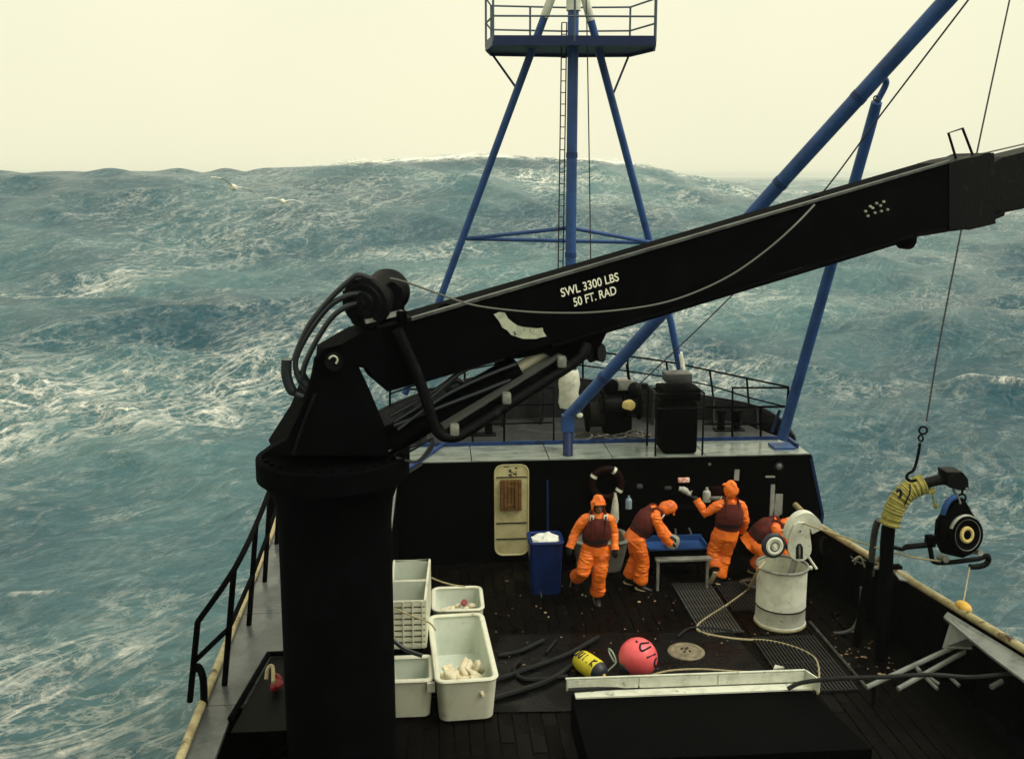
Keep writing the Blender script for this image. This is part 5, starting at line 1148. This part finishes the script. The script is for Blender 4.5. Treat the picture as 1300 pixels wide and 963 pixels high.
def person(org, yaw, P, label, faceopen=True, scale=1.0, patches=True):
    R = Matrix.Rotation(yaw, 3, 'Z'); org = Vector(org)
    J = {k: org + R @ (Vector(v)*scale) for k, v in P.items()}
    lx = R @ Vector((1, 0, 0))
    fwd = R @ Vector((0, 1, 0))
    t = thing('person', label, 'person', org)
    mb = MB()
    sh = (J['shR']-J['shL']).normalized(); hipx = (J['hipR']-J['hipL']).normalized()
    waist = J['pel'].lerp(J['chest'], .5)
    # torso
    tor = [J['pel']-(J['chest']-J['pel']).normalized()*.12, J['pel'], waist, J['chest'], J['chest'].lerp(J['neck'], .55), J['neck']]
    tref = (J['chest']-J['pel']).normalized()
    def loft(pts, rad, side, n=18):
        m = MB(); vs = []; fs = []
        for i, p in enumerate(pts):
            d = (pts[min(i+1, len(pts)-1)]-pts[max(i-1, 0)]).normalized(); a = (side-d*side.dot(d)).normalized(); b = d.cross(a)
            for j in range(n): q = 2*math.pi*j/n; vs.append(p+a*(math.cos(q)*rad[i][0])+b*(math.sin(q)*rad[i][1]))
        for i in range(len(pts)-1):
            for j in range(n): fs.append((i*n+j, i*n+(j+1) % n, (i+1)*n+(j+1) % n, (i+1)*n+j))
        fs += [tuple(range(n))[::-1], tuple((len(pts)-1)*n+j for j in range(n))]
        return vs, fs
    v, f = loft(tor, [(.165, .125), (.185, .14), (.175, .135), (.205, .145), (.185, .115), (.075, .07)], sh); mb.add(v, f)
    segs = []
    for s in 'LR':
        a, b, c = J['sh'+s], J['el'+s], J['wr'+s]
        tz = J['neck'].lerp(a, .38)-tref*.015
        mb.tube([tz, tz.lerp(a, .6), a-tref*.012, a.lerp(b, .22), a.lerp(b, .55), b, b.lerp(c, .5), c], [.07, .082, .092, .094, .084, .076, .070, .064], 14)
        h = (c-b).normalized(); hd = J.get('hand'+s, c+h*.1); hdv = (hd-c).normalized()
        side = hdv.cross(Vector((0, 0, 1))); side = side.normalized() if side.length > .2 else lx
        nrm_ = side.cross(hdv).normalized()
        mb.tube([c-hdv*.03, c+hdv*.03, c+hdv*.09], [(.034, .03), (.044, .028), (.042, .022)], 12, ref=nrm_)
        for k, (o_, ln) in enumerate(((-.033, .062), (-.011, .076), (.011, .072), (.033, .055))):
            r0 = c+hdv*.085+side*o_; r1 = r0+hdv*ln*.55-nrm_*.012; r2 = r1+hdv*ln*.35-nrm_*.035
            mb.tube([r0-hdv*.02, r0, r1, r2], [.013, .0135, .0125, .010], 8)
        r0 = c+hdv*.03+side*(.038 if s == 'L' else -.038); r1 = r0+hdv*.04+side*(.03 if s == 'L' else -.03); mb.tube([r0-hdv*.01, r0, r1, r1+hdv*.03-nrm_*.01], [.016, .016, .0135, .011], 8)
        segs.append(('hand', c+hdv*.012, c+hdv*.19, .075))
        a, b, c = J['hip'+s], J['kn'+s], J['an'+s]; to = J['to'+s]
        mb.tube([a+(a-b).normalized()*.06, a, a.lerp(b, .5), b, b.lerp(c, .45), b.lerp(c, .8), c], [.13, .142, .132, .118, .116, .122, .09], 16)
        d = (to-c).normalized(); dn = (c-b).normalized()
        heel = c+dn*.06-d*.05
        mb.tube([heel, heel+d*.06, c+dn*.065+d*.12, to+dn*.065, to+dn*.065+d*.04], [(.045, .04), (.052, .052), (.052, .042), (.052, .034), (.03, .022)], 12, ref=dn)
        mb.tube([c-dn*.08, c, c+dn*.05], [.062, .062, .055], 12)
        segs.append(('foot', c-dn*.06, c+dn*.06, .085)); segs.append(('foot', c+dn*.06-d*.06, to+dn*.06+d*.05, .09))
    hc = J['head']; hu = (hc-J['neck']).normalized(); fa_ = J['face'] if 'face' in P else None
    fd = (R @ Vector(P['look'])).normalized(); fd = (fd-hu*fd.dot(hu)).normalized(); hs = fd.cross(hu).normalized()
    HR = Matrix((hs, fd, hu)).transposed()
    mb.tube([J['neck']-hu*.05, hc-hu*.05], [.062, .058], 12)
    mb.ell(hc, (.078, .098, .118), HR, 18, 14); mb.ell(hc-hu*.06+fd*.03, (.058, .07, .065), HR, 14, 10)
    mb.ell(hc+fd*.10-hu*.012, (.016, .022, .028), HR, 10, 8)
    mb.ell(hc+fd*.088-hu*.062, (.03, .014, .012), HR, 10, 8)
    for s in (-1, 1): mb.ell(hc+hs*(.078*s), (.012, .025, .035), HR, 8, 8)
    me = remesh(mb, .0115, 3)
    for m in (ORANGE, DARKCLOTH, BOOT, SKIN): me.materials.append(m)
    # crumples in the oilskins, then one material per region
    nv = len(me.vertices); co = np.empty(nv*3); me.vertices.foreach_get('co', co); co = co.reshape(-1, 3); no = np.empty(nv*3); me.vertex_normals.foreach_get('vector', no); no = no.reshape(-1, 3)
    reg = np.zeros(nv, int); sv = Vector((random.random()*50, 0, 0))
    for i in range(nv):
        p = Vector(co[i]); r_ = 0
        if (p-hc).length < .19 and (p-hc).dot(hu) > -.135: r_ = 3
        else:
            for nm, a, b, rr in segs:
                if segd(p, a, b) < rr: r_ = 1 if nm == 'hand' else 2; break
        reg[i] = r_
        if r_ == 0:
            g_ = .35+1.1*max(0, noise.noise(Vector((p.x*3, p.y*3, p.z*4))+sv)+.25)
            w = noise.noise(Vector((p.x*6, p.y*6, p.z*9))+sv)*.016+g_*((abs(noise.noise(Vector((p.x*7+p.z*4, p.y*8, p.z*20))+sv))-.22)*.030)
            co[i] += no[i]*w
    me.vertices.foreach_set('co', co.ravel())
    mi = np.empty(len(me.polygons), np.int32)
    for k, pl_ in enumerate(me.polygons): mi[k] = reg[pl_.vertices[0]]
    me.polygons.foreach_set('material_index', mi); me.polygons.foreach_set('use_smooth', np.ones(len(mi), bool)); me.name = 'body'; me.update()
    bo = bpy.data.objects.new('body', me); COL.objects.link(bo); bo.parent = t; bo.matrix_parent_inverse = WORLDM[t.name].inverted(); WORLDM[bo.name] = Matrix.Identity(4)
    # face
    for s in (-1, 1):
        MB().ell(hc+fd*.083+hs*(.032*s)+hu*.012, (.013, .01, .008), HR, 8, 6).build('eye', INK, bo)
        MB().tube([hc+fd*.09+hs*(.018*s)+hu*.032, hc+fd*.084+hs*(.048*s)+hu*.03], .006, 6).build('eyebrow', INK, bo)
    # hood, open at the face
    hd = MB(); hd.ell(hc-fd*.012+hu*.018, (.118, .132, .158), HR, 28, 22, keep=lambda u: not (u.y > .45 and u.z < .46 and abs(u.x) < .80) and u.z > -.93)
    hd.tube([hc-hu*.13-fd*.045, J['neck']-fd*.015, J['neck']-hu*.06], [(.095, .075), (.105, .095), (.13, .11)], 18, cap=False, ref=hs)
    for v in hd.v: v += Vector(noise.noise_vector(v*13))*.024
    if faceopen:
        br = []
        for k in range(13):
            q = math.pi*(k/12); br.append(hc+fd*(.098+.02*math.sin(q))+hs*(math.cos(q)*.075)+hu*(.078+.014*math.sin(q)))
        hd.tube(br, .017, 8)
    hd.build('hood', ORANGE, t)
    bal = MB(); bal.ell(hc-hu*.01, (.092, .108, .135), HR, 24, 18, keep=lambda u: not (u.y > .55 and -.55 < u.z < .5 and abs(u.x) < .6) and u.z > -.95); bal.build('balaclava', DARKCLOTH, t)
    # jacket hem and vest
    def band(t0, t1, ra, rb, n=6, mt=ORANGE, nm='jacket_hem', puff=0., fr=.0):
        a, b = J['pel'], J['neck']; pts = []; rad = []
        def along(q): return J['pel'].lerp(J['chest'], q/.55) if q < .55 else J['chest'].lerp(J['neck'], (q-.55)/.45)
        for k in range(n):
            q = t0+(t1-t0)*k/(n-1); pts.append(along(q)); rad.append((ra(q), rb(q)))
        v, f = loft(pts, rad, sh, 28); m = MB(); m.add(v, f)
        for vv in m.v: vv += Vector(noise.noise_vector(vv*11+sv))*.014
        return m.build(nm, mt, t)
    band(-.18, .12, lambda q: .212-.08*q, lambda q: .168-.06*q, 5)
    vo = band(.10, .95, lambda q: .205+.035*math.sin((q-.1)/.76*math.pi)-.08*max(0, q-.68), lambda q: .165+.025*math.sin((q-.1)/.76*math.pi)-.09*max(0, q-.66), 9, VEST, 'life_vest')
    up_t = (J['neck']-J['pel']).normalized()
    cf = fwd-up_t*fwd.dot(up_t); cf.normalize()
    ch = J['pel'].lerp(J['neck'], .45)
    for off in (.04, .10): # waist strap
        c = J['pel'].lerp(J['chest'], .5+off*2-.16)
        MB().tube([c+sh*(math.cos(q)*.222)+cf*(math.sin(q)*.182) for q in np.linspace(0, 2*math.pi, 25)], (.008, .016), 6, cap=False, ref=up_t).build('strap', DARKCLOTH, vo)
    MB().tube([ch-up_t*.13+cf*.195, ch+up_t*.10+cf*.185], (.014, .010), 8).build('zip', DARKCLOTH, vo)
    for s in ('L', 'R'):
        a = J['sh'+s].lerp(J['neck'], .45); o_ = cf*.055+up_t*.035
        MB().bevbox(a+cf*.105+up_t*.03, (.07, .025, .1), .008, Matrix((sh, cf, up_t)).transposed()).build('reflective_patch', REFL, vo)
        p_ = J['sh'+s].lerp(J['neck'], .42)
        MB().tube(smoothpath([ch+up_t*.05+sh*(.10 if s == 'R' else -.10)+cf*.16, p_+cf*.09+up_t*.03, p_+up_t*.065, p_-cf*.09+up_t*.02, ch+up_t*.05+sh*(.1 if s == 'R' else -.1)-cf*.15]), (.045, .018), 10, ref=sh).build('shoulder_strap', VEST, vo)
        # boot soles
        c, to, b = J['an'+s], J['to'+s], J['kn'+s]; dn = (c-b).normalized(); d = (to-c).normalized(); sd_ = d.cross(dn).normalized(); dn2 = sd_.cross(d).normalized(); dn2 = dn2 if dn2.dot(dn) > 0 else -dn2
        RM = Matrix((sd_, d, dn2)).transposed()
        MB().bevbox(c+dn*.06+d*((to-c).length*.5)+dn2*.042, (.09, (to-c).length+.14, .028), .012, RM).build('boot_sole', SOLE, bo)
        # cuffs
        w_ = J['wr'+s]; e_ = J['el'+s]; h = (w_-e_).normalized(); MB().tube([w_-h*.05, w_+h*.015], [.066, .070], 14).build('cuff', ORANGE, bo)
        cfp = c-dn*.07; MB().tube([cfp-dn*.06, cfp, cfp+dn*.03], [.122, .130, .124], 16, cap=False).build('trouser_hem', ORANGE, bo)
    return t
g = on(757, 764, 0)
person((g.x, g.y, 0), math.pi, dict(head=(.0, .07, 1.70), neck=(0, .03, 1.53), chest=(.01, .02, 1.30), pel=(.03, -.02, .98), shR=(.205, .02, 1.46), shL=(-.195, .02, 1.46),
    elR=(.36, -.02, 1.22), wrR=(.46, .06, 1.00), elL=(-.28, -.02, 1.2), wrL=(-.28, .10, .96), handL=(-.28, .15, .80), handR=(.50, .1, .88),
    hipR=(.12, -.02, .93), knR=(.25, .10, .58), anR=(.31, -.22, .36), toR=(.33, -.28, .20), hipL=(-.08, -.02, .93), knL=(-.04, .05, .52), anL=(-.01, -.02, .12), toL=(-.02, .16, .07), look=(-.06, 1, -.35)),
    'person in orange oilskins and maroon vest striding towards the camera from the blue bin')
g = on(815, 745, 0)
person((g.x, g.y, 0), -math.pi/2, dict(pel=(0, -.12, .93), chest=(0, .06, 1.22), neck=(0, .24, 1.36), head=(0, .40, 1.40), shR=(.17, .17, 1.33), shL=(-.19, .17, 1.33),
    elR=(.22, .27, 1.03), wrR=(.14, .42, .84), elL=(-.22, .32, 1.05), wrL=(-.12, .48, .86), handR=(.10, .52, .80), handL=(-.08, .58, .82),
    hipR=(.10, -.12, .90), knR=(.12, -.02, .50), anR=(.12, -.06, .12), toR=(.13, .13, .06), hipL=(-.10, -.12, .90), knL=(-.13, -.08, .5), anL=(-.14, -.2, .12), toL=(-.14, .0, .06), look=(0, .6, -1)),
    'person in orange oilskins bending over the blue sorting table')
g = on(912, 741, 0)
person((g.x, g.y, 0), 0.05, dict(head=(.16, .02, 1.68), neck=(.16, .0, 1.50), chest=(.16, 0, 1.26), pel=(.11, .02, .95), shL=(-.03, .02, 1.43), shR=(.35, .02, 1.42),
    elL=(-.24, .12, 1.24), wrL=(-.36, .22, 1.46), handL=(-.40, .30, 1.50), elR=(.45, .02, 1.12), wrR=(.46, .18, .88), handR=(.46, .28, .80),
    hipL=(.01, .02, .9), knL=(-.06, .12, .56), anL=(-.10, -.02, .28), toL=(-.13, .06, .12), hipR=(.19, .02, .9), knR=(.12, .08, .5), anR=(.0, .0, .11), toR=(.0, .18, .06), look=(-.35, 1, -.1)),
    'person seen from behind in orange oilskins with left arm raised to the wall')
g = on(966, 732, 0)
person((g.x, g.y, 0), -math.pi/2-.15, dict(pel=(0, -.18, .66), chest=(0, .06, .90), neck=(0, .26, .98), head=(0, .40, .96), shR=(.18, .18, .98), shL=(-.18, .2, .98),
    elR=(.22, .26, .70), wrR=(.18, .36, .48), elL=(-.22, .36, .72), wrL=(-.14, .5, .55), hipR=(.1, -.16, .64), knR=(.14, .14, .42), anR=(.12, -.04, .12), toR=(.12, .14, .06),
    hipL=(-.1, -.16, .64), knL=(-.16, .1, .40), anL=(-.14, -.1, .12), toL=(-.14, .08, .06), look=(0, .5, -1)),
    'person in orange oilskins crouching low behind the barrel and sheave')
# ------------------------------------------------------------------ the air: one box of spray-laden haze
HZ = True
if HZ:
    hb = MB().box((0, 0, (13.6-14)/2), (10800, 10800, 27.6)); hm = bpy.data.materials.new('sea_haze'); hm.use_nodes = True; t_ = hm.node_tree; t_.nodes.clear()
    vo_ = t_.nodes.new('ShaderNodeVolumePrincipled'); vo_.inputs['Density'].default_value = .0003; vo_.inputs['Color'].default_value = (.95, .97, .9, 1); vo_.inputs['Anisotropy'].default_value = .2
    ou = t_.nodes.new('ShaderNodeOutputMaterial'); t_.links.new(vo_.outputs[0], ou.inputs['Volume'])
    tag(hb.build('haze', hm, smooth=False), 'pale spray haze over the sea', None, kind='stuff')
